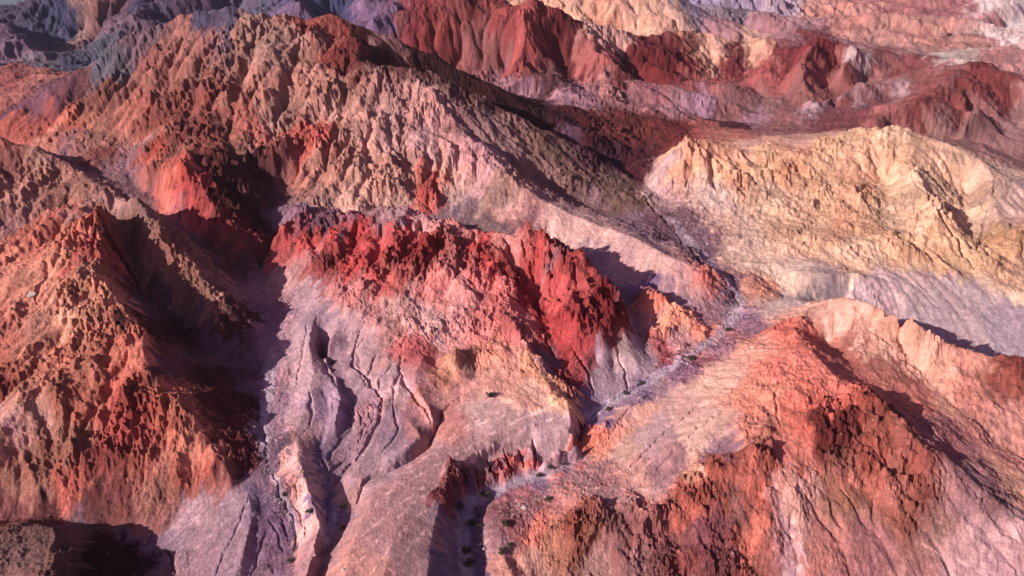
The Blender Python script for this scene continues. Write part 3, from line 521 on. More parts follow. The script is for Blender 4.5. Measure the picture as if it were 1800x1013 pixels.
 (1435,170,(140,89,84),0.45,'brown_hills'),(1400,176,(132,87,82),0.45,'brown_hills'),(1500,158,(107,50,52),0.55,'brown_hills'),(1450,192,(115,68,73),0.45,'brown_hills'),(1520,184,(115,67,70),0.45,'brown_hills'),(1585,144,(132,80,76),0.45,'brown_hills'),(1600,168,(124,70,67),0.45,'brown_hills'),
 (650,80,(62,26,28),0.40,'mountain'),  # from here on, more points of the dark band with painted shade
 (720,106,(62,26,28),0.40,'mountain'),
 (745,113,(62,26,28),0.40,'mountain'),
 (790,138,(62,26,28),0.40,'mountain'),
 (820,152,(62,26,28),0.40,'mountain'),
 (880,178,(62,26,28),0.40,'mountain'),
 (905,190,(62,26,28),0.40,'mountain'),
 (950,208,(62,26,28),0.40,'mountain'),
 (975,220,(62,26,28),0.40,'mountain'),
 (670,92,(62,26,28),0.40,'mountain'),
]
k2 = 2
rr2 = np.exp(V0 + (np.arange(H2.shape[0]) * k2 + 1) * DT).astype(f32)   # distance of each row

def hit(px, py, H, k):
    """where the sight line through a point of the view meets the terrain"""
    s, c = math.sin(PITCH), math.cos(PITCH)
    kk = (py - 506.5) / FPX
    fy, fz = c - kk * s, s + kk * c
    t = np.exp(np.linspace(math.log(70), math.log(2600), 2500))
    x = t * (px - 900) / FPX; y = t * fy; z = CAM_H - t * fz
    u = (np.arctan2(x, y) - TH0) / DT / k; v = (np.log(np.hypot(x, y)) - V0) / DT / k
    g = bil(H, u, v)
    w = np.nonzero((g >= z) & (v > 0))[0]
    i = w[0] if len(w) else len(t) - 1
    return x[i], y[i], float(g[i]), u[i] * k, v[i] * k

def lin(c):
    c = np.asarray(c, float) / 255
    return np.where(c <= .04045, c / 12.92, ((c + .055) / 1.055) ** 2.4)

names = sorted(set(r[4] for r in ROCKS))
shape4 = (NV // 4, NU // 4)
def paint(H, k):
    U, V = [], []
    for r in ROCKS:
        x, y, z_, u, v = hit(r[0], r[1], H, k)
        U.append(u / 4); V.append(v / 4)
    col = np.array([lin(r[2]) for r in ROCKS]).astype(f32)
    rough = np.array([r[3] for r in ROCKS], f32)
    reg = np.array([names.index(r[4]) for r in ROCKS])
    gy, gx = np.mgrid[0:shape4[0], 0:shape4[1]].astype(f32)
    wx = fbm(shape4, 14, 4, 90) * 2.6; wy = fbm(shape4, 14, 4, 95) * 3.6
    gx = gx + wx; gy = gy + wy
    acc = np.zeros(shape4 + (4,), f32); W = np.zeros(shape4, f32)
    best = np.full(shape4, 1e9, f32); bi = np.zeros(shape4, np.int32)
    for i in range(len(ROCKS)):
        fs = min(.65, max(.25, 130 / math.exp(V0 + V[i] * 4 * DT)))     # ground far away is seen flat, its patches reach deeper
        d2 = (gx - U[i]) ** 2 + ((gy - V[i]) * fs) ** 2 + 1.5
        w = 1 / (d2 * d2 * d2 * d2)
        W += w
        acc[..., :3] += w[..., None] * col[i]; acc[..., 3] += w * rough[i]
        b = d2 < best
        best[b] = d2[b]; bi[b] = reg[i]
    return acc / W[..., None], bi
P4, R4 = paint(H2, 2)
rough2 = up2(P4[..., 3])
print('paint', time.time() - t_start)

# ------------------------------------------------------------------ relief: noise, then running water
sh2 = H2.shape
cell2 = (rr2 * DT * 2)[:, None]
wx = fbm(sh2, 34, 3, 11) * 3.5; wy = fbm(sh2, 34, 3, 15) * 3.5
gy, gx = np.mgrid[0:sh2[0], 0:sh2[1]].astype(f32)
wk = np.clip(rough2 * 2.2, .15, 1)
H2 = bil(H2, gx + wx * wk, gy + wy * wk)
R = rr2[:, None]
far = np.clip((R - 380) / 300, 0, 1)
amp = (.15 + .85 * rough2) * (1 + .1 * far) * np.clip(250 / R, .5, 1)
amp = amp * np.clip(rough2 * 6 + .12, 0, 1)
H2 = H2 + R * amp * (.0070 * fbm(sh2, 44, 3, 21) + .0075 * (fbm(sh2, 26, 4, 31, .6, True)))
H2 = H2 + R * far * .009 * fbm(sh2, 60, 3, 41, .5, True) * np.clip(rough2 * 2 - .3, 0, 1)

def erode(H, cell, batches, n, steps, seed, er=.35, cap=5.0, dep=.25, inertia=.15, ev=.985, maxd=.12):
    g = np.random.default_rng(seed)
    ny, nx = H.shape
    cellf = cell.ravel()
    for b in range(batches):
        x = (g.random(n) * (nx - 4) + 1.5).astype(f32); y = (g.random(n) * (ny - 4) + 1.5).astype(f32)
        dx = np.zeros(n, f32); dy = np.zeros(n, f32)
        w = np.ones(n, f32); s = np.zeros(n, f32); vel = np.ones(n, f32)
        Hf = H.ravel()
        delta = np.zeros(ny * nx)
        for k in range(steps):
            i = x.astype(np.int32); j = y.astype(np.int32)
            fx = x - i; fy = y - j
            q = j * nx + i
            c = cellf[j]
            a, b_, c_, d = Hf[q], Hf[q + 1], Hf[q + nx], Hf[q + nx + 1]
            gxx = ((b_ - a) * (1 - fy) + (d - c_) * fy) / c
            gyy = ((c_ - a) * (1 - fx) + (d - b_) * fx) / c
            hh = (a * (1 - fx) + b_ * fx) * (1 - fy) + (c_ * (1 - fx) + d * fx) * fy
            dx = dx * inertia - gxx * (1 - inertia); dy = dy * inertia - gyy * (1 - inertia)
            l = np.sqrt(dx * dx + dy * dy) + 1e-9
            dx /= l; dy /= l
            x2 = np.clip(x + dx, 1, nx - 3); y2 = np.clip(y + dy, 1, ny - 3)
            i2 = x2.astype(np.int32); j2 = y2.astype(np.int32)
            f2 = x2 - i2; g2 = y2 - j2
            q2 = j2 * nx + i2
            h2 = (Hf[q2] * (1 - f2) + Hf[q2 + 1] * f2) * (1 - g2) + (Hf[q2 + nx] * (1 - f2) + Hf[q2 + nx + 1] * f2) * g2
            dh = (h2 - hh) / c                    # in cells
            capac = np.maximum(-dh, .01) * vel * w * cap
            up = dh > 0
            over = s > capac
            amt = np.where(up, np.minimum(dh, s), np.where(over, (s - capac) * dep, -np.minimum((capac - s) * er, np.minimum(-dh, maxd))))
            s = s - amt
            A = amt * c
            delta += np.bincount(q, A * (1 - fx) * (1 - fy), ny * nx)
            delta += np.bincount(q + 1, A * fx * (1 - fy), ny * nx)
            delta += np.bincount(q + nx, A * (1 - fx) * fy, ny * nx)
            delta += np.bincount(q + nx + 1, A * fx * fy, ny * nx)
            vel = np.sqrt(np.maximum(vel * vel - dh * 1.0, .01)); vel = np.minimum(vel, 3)
            w = w * ev
            x, y = x2, y2
            if k % 8 == 7:
                D = delta.reshape(ny, nx).astype(f32)
                lim = cell * .35
                H = H + np.clip(D * .5 + blur(D) * .5, -lim, lim); Hf = H.ravel(); delta[:] = 0
    return H.astype(f32)

mid = np.clip((R - 340) / 80, 0, 1) * np.clip((900 - R) / 300, 0, 1)
H2 = H2 + R * mid * .0065 * (fbm(sh2, 40, 4, 341, .55, True) + .35)
H2b = H2.copy()
H2 = erode(H2, np.repeat(cell2, sh2[1], 1)[:, :1], 7, 45000, 64, 5)
em = np.clip(.06 + .62 * rough2, 0, .6) * np.clip((R - 90) / 150, .2, 1) * np.clip(.62 + .75 * fbm(sh2, 70, 2, 45), .2, 1.15)
H2 = H2b + (H2 - H2b) * em
print('erode1', time.time() - t_start)

H = up2(H2)
dH = up2(H2 - H2b)
rr = np.exp(V0 + (np.arange(NV) + .5) * DT).astype(f32)
R = rr[:, None]; cell = R * DT
sh = H.shape
rough = up2(up2(P4[..., 3]))
smooth_ = 1 - np.clip(rough * 2.5, 0, 1)
H = H + R * (.35 + smooth_) * (.00028 + .0009 * np.clip(R / 350 - 1, 0, 1)) * (aniso(sh, 26, 4, math.radians(50), 1.5, 5, .66, False) + 1.2 * fbm(sh, 16, 4, 57, .6))
H = H + R * rough * (.0016 * fbm(sh, 22, 3, 51, .6, True) + .0011 * fbm(sh, 9, 2, 61, .6))
Hb = H
H = erode(H, cell, 3, 90000, 40, 8, er=.3, cap=4)
H = Hb + (H - Hb) * np.clip(.18 + .5 * rough, 0, .6) * np.clip((R - 95) / 90, .15, 1)
print('erode2', time.time() - t_start)

# crags: jagged outcrops where the rock is bare, steepest near crests
Hs = blur(H, 6)
gyy, gxx = np.gradient(Hs); gxx /= cell; gyy /= cell
slope = np.sqrt(gxx ** 2 + gyy ** 2)
curv = (blur(H, 22) - blur(H, 3)) / cell          # >0 in hollows
bare = np.clip(rough * 1.25 - .12, 0, 1) * np.clip(slope * 2.2, .15, 1) * np.clip(.8 - curv * .25, .15, 1.3) * np.clip(230 / R, .3, 1.15)
# streak field: noise drawn out down the slope
def streaks(seed, wl, steps):
    n0 = noise(sh, wl, seed) + .6 * noise(sh, wl * 2.3, seed + 1)
    ux = -gxx / (slope + 1e-4); uy = -gyy / (slope + 1e-4)
    y, x = np.mgrid[0:sh[0], 0:sh[1]].astype(f32)
    y0, x0 = y.copy(), x.copy()
    acc = n0.copy()
    for s_ in (1, -1):
        x, y = x0.copy(), y0.copy()
        for k in range(steps):
            i = np.clip(x + .5, 0, sh[1] - 1).astype(np.int32); j = np.clip(y + .5, 0, sh[0] - 1).astype(np.int32)
            x += s_ * 1.6 * ux[j, i]; y += s_ * 1.6 * uy[j, i]
            i = np.clip(x + .5, 0, sh[1] - 1).astype(np.int32); j = np.clip(y + .5, 0, sh[0] - 1).astype(np.int32)
            acc += n0[j, i]
    acc /= (2 * steps + 1)
    return acc / (acc.std() + 1e-6)
S1 = streaks(71, 3.2, 9)
print('streaks', time.time() - t_start)
crag = .5 * fbm(sh, 12, 4, 81, .68, True) + .6 * aniso(sh, 9, 3, math.radians(28), 2.2, 3, .68)
knob = np.clip(fbm(sh, 17, 4, 87, .6) - .12, 0, 1.2)
cl = np.clip(fbm(sh, 48, 2, 85) * 1.6 + .55, 0, 1)
H = H + R * np.clip(1.9 - R / 160, 0, 1) * np.clip(rough * 1.4 - .3, 0, 1) * np.clip(slope * 2, 0, 1) * .0045 * np.clip(fbm(sh, 21, 5, 187, .6), -.4, 1)
H = H + R * bare * cl * np.clip(1.4 - R / 400, .35, 1) * (.0074 * np.clip(crag, -1.5, 1.5)) + R * bare * .014 * knob * np.clip(fbm(sh, 40, 2, 89) * 2 + .4, 0, 1) + R * (.3 + .7 * rough) * np.clip(slope * 2.5, .1, 1) * .0004 * S1
print('relief', time.time() - t_start)

# winding gullies and cut banks too narrow for the control lines: (points seen, half width in cells, depth in metres)
def along(H, pts, seed):
    q = [hit(a, b, H, 1)[3:5] for a, b in pts]
    return [(float(u), float(v)) for u, v in q]
wobx = fbm(sh, 13, 3, 401) * 1.6; woby = fbm(sh, 13, 3, 405) * 1.6
WASHES = [
 ([(822,1013),(815,960),(812,920),(828,888),(865,866),(930,842),(985,824),(1018,798)], 5.5),
 ([(1032,735),(1060,715),(1110,690),(1180,648),(1245,603),(1292,558),(1302,530)], 3.6),
 ([(1302,530),(1265,480),(1215,430),(1178,385)], 3.0),
 ([(590,890),(585,915),(572,950)], 4.0),
 ([(478,620),(470,690),(462,750),(466,800)], 4.0),
 ([(480,840),(500,885),(520,940)], 2.6),
]
def dist_to(path, reach, taper=False):
    """distance in cells from the path, only near it"""
    D = np.full(sh, 1e6, f32)
    ln_ = [0.0]
    for (u0, v0), (u1, v1) in zip(path[:-1], path[1:]): ln_.append(ln_[-1] + math.hypot(u1 - u0, v1 - v0))
    for k_, ((u0, v0), (u1, v1)) in enumerate(zip(path[:-1], path[1:])):
        a0, a1 = int(max(0, min(u0, u1) - reach)), int(min(sh[1], max(u0, u1) + reach + 1))
        b0, b1 = int(max(0, min(v0, v1) - reach)), int(min(sh[0], max(v0, v1) + reach + 1))
        if a1 <= a0 or b1 <= b0: continue
        y, x = np.mgrid[b0:b1, a0:a1].astype(f32)
        x = x + wobx[b0:b1, a0:a1]; y = y + woby[b0:b1, a0:a1]
        dx, dy = u1 - u0, v1 - v0
        t = np.clip(((x - u0) * dx + (y - v0) * dy) / (dx * dx + dy * dy + 1e-6), 0, 1)
        d = np.hypot(x - u0 - t * dx, y - v0 - t * dy)
        if taper:
            s_ = (ln_[k_] + t * (ln_[k_ + 1] - ln_[k_])) / max(ln_[-1], 1)
            d = d / (np.clip(s_ / .35, .12, 1) * np.clip((1 - s_) / .2, .25, 1) * (1 + .35 * wobx[b0:b1, a0:a1]).clip(.4, 1.6))
        D[b0:b1, a0:a1] = np.minimum(D[b0:b1, a0:a1], d)
    return D
CARVE = [
 ([(800,700),(775,728),(768,748),(752,785),(728,806),(690,826),(650,840),(634,856),(628,885)], 3.2, 1.3),
 ([(557,546),(554,570),(560,592),(556,622),(569,645),(593,680),(613,700),(622,715)], 2.6, .7),
 ([(588,700),(614,729),(617,758),(601,773),(583,793),(570,820)], 2.2, .55),
 ([(644,587),(628,612),(613,635)], 1.6, .5),
 ([(620,600),(631,635),(633,664),(645,680)], 1.8, .45),
 ([(704,620),(702,649),(695,680),(692,702)], 2.0, .6),
 ([(672,733),(663,749),(634,773),(605,790),(588,800)], 1.8, .5),
 ([(634,712),(640,730),(632,750),(618,765)], 1.3, .35),
 ([(650,710),(658,728),(648,748),(630,765)], 1.3, .35),
 ([(662,712),(668,725),(660,742)], 1.3, .35),
 ([(640,795),(605,810),(574,835),(566,860)], 1.8, .5),
 ([(694,700),(690,722),(701,750),(690,775),(668,800)], 1.8, .5),
 ([(540,560),(535,600),(528,640),(520,680)], 1.8, .35),
 ([(545,690),(548,730),(535,760)], 2.0, .4),
 ([(580,680),(585,720),(572,760),(556,790)], 2.2, .45),
 ([(540,820),(520,850),(522,880)], 1.6, .4),
 ([(440,870),(420,920),(395,970),(380,1013)], 1.8, .35),
 ([(470,930),(455,970),(440,1013)], 2.0, .5),
 ([(605,460),(618,430),(625,396)], 7, 2.4),([(650,470),(665,430),(668,394)], 6, 2.2),([(712,465),(728,430),(738,388)], 6, 2.4),
 ([(745,480),(768,440),(777,396)], 6, 2.2),([(795,490),(820,450),(832,408)], 6, 2.0),([(950,560),(930,510),(905,460),(890,422)], 8, 2.8),
 ([(965,530),(940,480),(918,426)], 5, 2.0),([(985,530),(975,490),(965,436)], 6, 2.2),([(1030,560),(1018,510),(1008,462)], 6, 2.2),([(560,450),(550,425),(545,398)], 5, 2.0),
 ([(1205,330),(1212,290),(1222,256)], 4, 1.6),([(1258,335),(1250,300),(1246,268)], 4, 1.8),([(1300,330),(1305,300),(1300,272)], 4, 1.4),([(1360,320),(1352,295),(1350,272)], 3, 1.2),
 ([(700,260),(712,200),(725,140)], 5, 1.8),([(640,260),(655,200),(670,140)], 5, 1.8),([(590,260),(600,180),(610,110)], 5, 2.0),
 ([(480,240),(500,160),(525,70)], 6, 2.4),([(400,240),(420,150),(450,60)], 6, 2.4),([(320,230),(350,130),(385,60)], 6, 2.4),([(260,200),(290,130),(320,70)], 5, 2.0),
 ([(100,560),(120,480),(135,400)], 5, 1.2),([(60,540),(80,470),(95,410)], 4, .9),([(140,760),(190,690),(225,620)], 5, 1.2),([(270,800),(290,750),(290,700)], 4, .9),
 ([(640,565),(625,600),(618,640),(650,670),(668,700),(670,730),(655,760),(640,790),(610,825)], 2.6, .9),
 ([(662,620),(650,650),(640,668)], 2.0, .7),
 ([(715,630),(700,650),(712,680),(735,705),(752,725),(756,745)], 2.4, .8),
 ([(690,640),(668,668),(664,690)], 2.0, .6),
 ([(628,720),(640,745),(636,765),(615,790)], 1.6, .5),
 ([(645,715),(652,740),(645,755)], 1.4, .4),
 ([(640,800),(615,815),(600,835),(582,860)], 2.2, .7),
 ([(560,800),(575,830),(572,860)], 2.0, .6),
 ([(480,835),(492,870),(512,905),(520,940),(518,970)], 2.4, .8),
 ([(505,850),(512,880),(530,910),(535,945)], 2.0, .7),
 ([(480,900),(500,925),(505,950)], 1.8, .4),
 ([(470,910),(490,945),(500,975)], 1.6, .4),
 ([(295,965),(302,985),(308,1013)], 2.4, 1.0),
 ([(450,700),(452,740),(468,780),(466,800)], 2.2, .7),
 ([(935,768),(940,800),(940,825)], 2.0, 1.6),
 ([(810,815),(818,850),(824,870)], 1.6, 1.6),
 ([(855,800),(862,825),(870,845)], 1.5, 1.8),
 ([(832,812),(838,840),(842,860)], 1.3, 1.2),
 ([(885,792),(893,815),(898,835)], 1.3, 1.2),
 ([(910,782),(915,805),(922,825)], 1.2, 1.2),
 ([(1150,660),(1100,690),(1060,715),(1035,740)], 2.0, .6),
 ([(1090,870),(1130,884),(1190,876),(1215,862)], 2.0, .8),
 ([(1180,395),(1215,440),(1250,480),(1290,520),(1300,540)], 2.4, .9),
 ([(1110,330),(1150,370),(1180,400)], 2.4, 1.2),
 ([(1080,600),(1095,650),(1105,690)], 1.6, .8),
 ([(1000,600),(1030,650),(1045,700)], 1.8, 1.0),
 ([(930,560),(965,610),(990,660),(1010,700)], 1.8, 1.0),
 ([(1560,690),(1600,730),(1660,780),(1720,830)], 2.0, .9),
 ([(1375,660),(1360,700),(1372,750)], 1.8, .5),
 ([(1400,880),(1385,930),(1400,980),(1410,1040)], 5, .5),
 ([(1415,870),(1440,910),(1475,950),(1500,1040)], 6, .6),
 ([(1450,870),(1465,905),(1480,930)], 3, .6),
 ([(1480,860),(1510,910),(1555,955),(1590,1040)], 6, .6),
 ([(1530,880),(1535,910),(1545,940)], 3, .6),
 ([(1560,850),(1600,900),(1650,960),(1680,1040)], 6, .6),
 ([(1600,850),(1605,880),(1612,905)], 3, .6),
 ([(1640,830),(1690,890),(1740,945),(1790,1013)], 6, .6),
 ([(1700,850),(1740,900),(1790,950)], 4, .8),
 ([(1700,330),(1740,380),(1715,440)], 1.8, 1.6),
 ([(1600,300),(1650,370),(1690,440),(1715,470)], 2.0, 2.0),
 ([(1230,640),(1150,690),(1090,735),(1060,790)], 1.6, .35),
 ([(1330,660),(1220,720),(1150,780),(1100,830)], 1.8, .45),
 ([(1300,700),(1230,750),(1180,800),(1130,845)], 1.6, .4),
 ([(1260,790),(1200,825),(1150,850),(1090,862)], 1.8, .4),
]
cut = np.zeros(sh, f32)
for i_, (pts, w_, dep_) in enumerate(CARVE):
    D = dist_to(along(H, pts, i_), w_ * 2 + 6, True)
    cut = np.maximum(cut, dep_ * np.clip(1 - D / w_, 0, 1) ** .8)
H = H - cut
wash_mask = np.zeros(sh, f32)
for pts, w_ in WASHES:
    D = dist_to(along(H, pts, 0), w_ * 2 + 8)
    wash_mask = np.maximum(wash_mask, np.clip(1.6 - D / w_ + .25 * wobx, 0, 1))
pale_mask = np.zeros(sh, f32)
for pts, w_ in [
 ([(975,712),(900,745),(820,790),(740,835),(660,880)], 1.1),
 ([(990,730),(930,752),(850,795),(760,850),(680,905),(630,950)], 1.1),
 ([(900,728),(830,752),(780,785),(715,825)], 1.1),
 ([(840,740),(800,762),(760,800)], 1.1),
 ([(790,840),(740,875),(680,930),(630,990)], 1.1),
 ([(765,880),(720,920),(670,985),(650,1013)], 1.1),
 ([(750,930),(710,975),(690,1013)], 1.1),
 ([(700,850),(650,900),(615,960)], 1.1),
 ([(1180,640),(1110,680),(1060,712),(1045,740)], 1.2),
 ([(960,845),(920,870),(900,885)], 1.0),
 ([(1000,860),(1080,862),(1160,862),(1230,840)], 1.2),
 ([(340,915),(370,895),(410,880)], 1.0),
 ([(345,965),(380,935),(400,915)], 1.0),
 ([(385,980),(400,955),(425,925)], 1.0),
 ([(1395,850),(1390,900),(1405,950),(1400,1010)], 2.0),
 ([(1620,960),(1680,985),(1740,1010)], 1.4),
]:
    D = dist_to(along(H, pts, 0), w_ * 2 + 8)
    pale_mask = np.maximum(pale_mask, np.clip(1.5 - D / w_ + .3 * woby, 0, 1))
pale_mask *= np.clip(noise(sh, 9, 431) * 1.6 + .55, 0, 1)
# tilted beds: hard layers stand out as ledges where the rock is bare
yy, xx = np.mgrid[0:sh[0], 0:sh[1]].astype(f32)
TH_ = TH0 + (xx + .5) * DT
Xw = R * np.sin(TH_); Yw = R * np.cos(TH_)
bed = (H * .80 + Xw * -.42 + Yw * .30) / np.maximum(R, 60) * 230 + 5 * fbm(sh, 90, 3, 411)
def ledge(s):
    f = s - np.floor(s)
    return np.where(f < .78, f / .78, (1 - f) / .22) - .5
L1 = ledge(bed / 7.3 + .5 * noise(sh, 30, 421)); L2 = ledge(bed / 2.9 + .6 * noise(sh, 22, 422))
bedding = (.65 * L1 + .35 * L2).astype(f32)
patch = np.clip(fbm(sh, 55, 2, 425) * 1.8 + .45, 0, 1)
H = H + R * bare * patch * .0030 * blur(bedding)
print('carved', time.time() - t_start)

# ------------------------------------------------------------------ final mesh grid
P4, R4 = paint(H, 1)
print('paint2', time.time() - t_start)
STEP_U = 0.5                    # columns, in grid cells
cu = np.arange(0, NU - 1.01, STEP_U).astype(f32)
rows = []
v = 0.0
while v < NV - 1.01:
    rows.append(v)
    d = math.exp(V0 + v * DT)
    v += 0.8 if d < 200 else (0.8 + (d - 200) / 200 * .8 if d < 400 else 1.6)
rv = np.array(rows, f32)
X, Y = np.meshgrid(cu, rv)
Z = bil(H, X, Y)
Rm = np.exp(V0 + (Y + .5) * DT)
TH = TH0 + (X + .5) * DT
roughM = bil(rough, X, Y); bareM = bil(bare * cl, X, Y)
fn = noise(X.shape, 6.1, 301) + .8 * noise(X.shape, 3.1, 302) + .45 * (1 - 2 * np.abs(noise(X.shape, 9.2, 303)))
Z += (Rm * (.00026 + .0036 * bareM + .0007 * roughM) * fn).astype(f32)
wx = 5.5 * fbm(X.shape, 44, 6, 311, .66); wy = 7.0 * fbm(X.shape, 44, 6, 317, .66)
wx += 3.0 * fbm(X.shape, 12, 3, 351, .7); wy += 3.5 * fbm(X.shape, 12, 3, 357, .7)
dn = np.clip(bil(S1, X, Y) * 5 + 5, 0, 16) * np.clip(bil(slope, X, Y) * 2, 0, 1)    # talus carries the colour of the rock above it
wx += dn * bil(gxx / (slope + 1e-4), X, Y); wy += dn * bil(gyy / (slope + 1e-4), X, Y)
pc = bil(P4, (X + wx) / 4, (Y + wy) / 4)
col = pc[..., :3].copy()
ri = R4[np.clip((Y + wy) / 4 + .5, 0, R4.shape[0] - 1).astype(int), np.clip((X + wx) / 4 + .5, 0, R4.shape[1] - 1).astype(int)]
# variation that belongs to the rock: patches, talus streaks, bare crag faces, sediment
sM = bil(S1, X, Y)
b1 = fbm(X.shape, 60, 5, 321, .62); b2 = fbm(X.shape, 22, 4, 331, .62)
b3 = bil(streaks(75, 5.5, 12), X, Y)
def tint(c, amount, rgb):
    return c * (1 + amount[..., None] * (np.array(rgb, f32) - 1))
rw = (.35 + .65 * roughM)
col = tint(col, np.clip(b1, 0, 1.2) * .5 * rw, (1.15, .78, .66))
col = tint(col, np.clip(-b1, 0, 1.2) * .5 * rw, (.92, 1.02, 1.12))
col *= (1 + .15 * b2 * rw + .05 * sM + .035 * b3 + .11 * bareM * bil(blur(bedding), X, Y))[..., None]
dark = np.clip(bareM * 1.6 - .35 + .5 * b2, 0, 1) * .42
col = tint(col, dark, (.62, .42, .40))
sed = np.clip(bil(dH, X, Y) / (Rm * DT) * .5 - .1, 0, 1) * (1 - .6 * roughM)
col = col * (1 - .18 * sed[..., None]) + sed[..., None] * .18 * np.array((.40, .30, .33), f32)
an = bil(aniso(sh, 7, 3, math.radians(48), 7, 9, .6), X, Y)
veil = np.clip((b3 - 1.1) * .6 + np.clip(an - .9, 0, 1) * np.clip(b1 + .5, 0, 1) * 1.2, 0, 1) * (1 - roughM) * .35
col = tint(col, veil, (1.45, 1.5, 1.55))
col = col * np.array(GRADE, f32)
wm = bil(wash_mask, X, Y)[..., None]
wc = np.array(lin((172, 148, 168)), f32) * (1 + .12 * b2 + .25 * fn.clip(-1, 1) * .5)[..., None]
col = col * (1 - .75 * wm) + .75 * wm * wc
col = col * (1 + .75 * bil(pale_mask, X, Y)[..., None] * np.array((.8, 1, 1), f32))
# tilted coloured beds in the bare rock
bd = bil(bed, X, Y)
b4 = np.sin(bd * .33) * np.sin(bd * .121 + 1.3)
col = tint(col, np.clip(b4, 0, 1) * .45 * roughM, (1.12, .72, .66))
col = tint(col, np.clip(-b4 - .15, 0, 1) * .45 * roughM, (1.12, 1.22, 1.2))
col[..., 2] += .45 * np.maximum(0, col[..., 1] * .72 - col[..., 2])
lum = (col * np.array((.3, .55, .15), f32)).sum(-1, keepdims=True)
satm = (SAT - .22 + .28 * np.clip(roughM * 2, 0, 1))[..., None]
col = (lum + (col - lum) * satm) * (1.12 - .12 * np.clip(roughM * 2, 0, 1))[..., None]
mot = fbm(X.shape, 11, 3, 341, .7)
col = col * (1 + .16 * np.clip(mot, -1, 1) * (.4 + .6 * roughM))[..., None]
col = (np.clip(col, .004, 1) ** 1.10) * 1.06
col = np.clip(col * ALB, .010, .85)
xs = (Rm * np.sin(TH)).astype(f32); ys = (Rm * np.cos(TH)).astype(f32)
print("mesh grid", X.shape, time.time() - t_start)

# ------------------------------------------------------------------ ground material
def rock_material(name='desert_rock', attr=True):
    m = bpy.data.materials.new(name); m.use_nodes = True
    t = m.node_tree; b = t.nodes['Principled BSDF']
    b.inputs['Roughness'].default_value = .95
    b.inputs['Specular IOR Level'].default_value = .12
    geo = t.nodes.new('ShaderNodeNewGeometry')
    at = t.nodes.new('ShaderNodeAttribute'); at.attribute_name = 'rock'
    def nz(scale, detail, rough=.6):
        n = t.nodes.new('ShaderNodeTexNoise'); n.inputs['Scale'].default_value = scale
        n.inputs['Detail'].default_value = detail; n.inputs['Roughness'].default_value = rough
        t.links.new(geo.outputs['Position'], n.inputs['Vector']); return n
    n1 = nz(.55, 5, .7); n2 = nz(2.2, 4, .7)
    r1 = t.nodes.new('ShaderNodeMapRange'); r1.inputs['From Min'].default_value = .3; r1.inputs['From Max'].default_value = .7
    r1.inputs['To Min'].default_value = .72; r1.inputs['To Max'].default_value = 1.26
    t.links.new(n1.outputs['Fac'], r1.inputs['Value'])
    r2 = t.nodes.new('ShaderNodeMapRange'); r2.inputs['From Min'].default_value = .3; r2.inputs['From Max'].default_value = .7
    r2.inputs['To Min'].default_value = .8; r2.inputs['To Max'].default_value = 1.18
    t.links.new(n2.outputs['Fac'], r2.inputs['Value'])
    mu = t.nodes.new('ShaderNodeMath'); mu.operation = 'MULTIPLY'
    t.links.new(r1.outputs[0], mu.inputs[0]); t.links.new(r2.outputs[0], mu.inputs[1])
    sc = t.nodes.new('ShaderNodeVectorMath'); sc.operation = 'SCALE'
    t.links.new(at.outputs['Color'], sc.inputs[0]); t.links.new(mu.outputs[0], sc.inputs['Scale'])
    # pale stones scattered on the ground
    vo = t.nodes.new('ShaderNodeTexVoronoi'); vo.inputs['Scale'].default_value = .8
    t.links.new(geo.outputs['Position'], vo.inputs['Vector'])
    lt = t.nodes.new('ShaderNodeMath'); lt.operation = 'LESS_THAN'; lt.inputs[1].default_value = .16
    t.links.new(vo.outputs['Distance'], lt.inputs[0])
    sepc = t.nodes.new('ShaderNodeSeparateColor'); t.links.new(vo.outputs['Color'], sepc.inputs[0])
    gt = t.nodes.new('ShaderNodeMath'); gt.operation = 'GREATER_THAN'; gt.inputs[1].default_value = .8
    t.links.new(sepc.outputs[0], gt.inputs[0])
    st = t.nodes.new('ShaderNodeMath'); st.operation = 'MULTIPLY'
    t.links.new(lt.outputs[0], st.inputs[0]); t.links.new(gt.outputs[0], st.inputs[1])
    st2 = t.nodes.new('ShaderNodeMath'); st2.operation = 'MULTIPLY'; st2.inputs[1].default_value = .3
    t.links.new(st.outputs[0], st2.inputs[0])
    mx = t.nodes.new('ShaderNodeMix'); mx.data_type = 'RGBA'
    t.links.new(st2.outputs[0], mx.inputs['Factor']); t.links.new(sc.outputs[0], mx.inputs['A'])
    mx.inputs['B'].default_value = (.62, .5, .46, 1)
    t.links.new(mx.outputs['Result'], b.inputs['Base Color'])
    # small relief
    bp = t.nodes.new('ShaderNodeBump'); bp.inputs['Distance'].default_value = 1.7
    n3 = nz(.9, 7, .72)
    n5 = nz(.06, 3, .6)
    r5 = t.nodes.new('ShaderNodeMapRange'); r5.inputs['From Min'].default_value = .35; r5.inputs['From Max'].default_value = .65
    r5.inputs['To Min'].default_value = .35; r5.inputs['To Max'].default_value = 1.5
    t.links.new(n5.outputs['Fac'], r5.inputs['Value'])
    m5 = t.nodes.new('ShaderNodeMath'); m5.operation = 'MULTIPLY'; m5.use_clamp = True
    t.links.new(at.outputs['Alpha'], m5.inputs[0]); t.links.new(r5.outputs[0], m5.inputs[1])
    t.links.new(m5.outputs[0], bp.inputs['Strength'])
    t.links.new(n3.outputs['Fac'], bp.inputs['Height'])
    t.links.new(bp.outputs['Normal'], b.inputs['Normal'])
    return m
ROCK = rock_material()

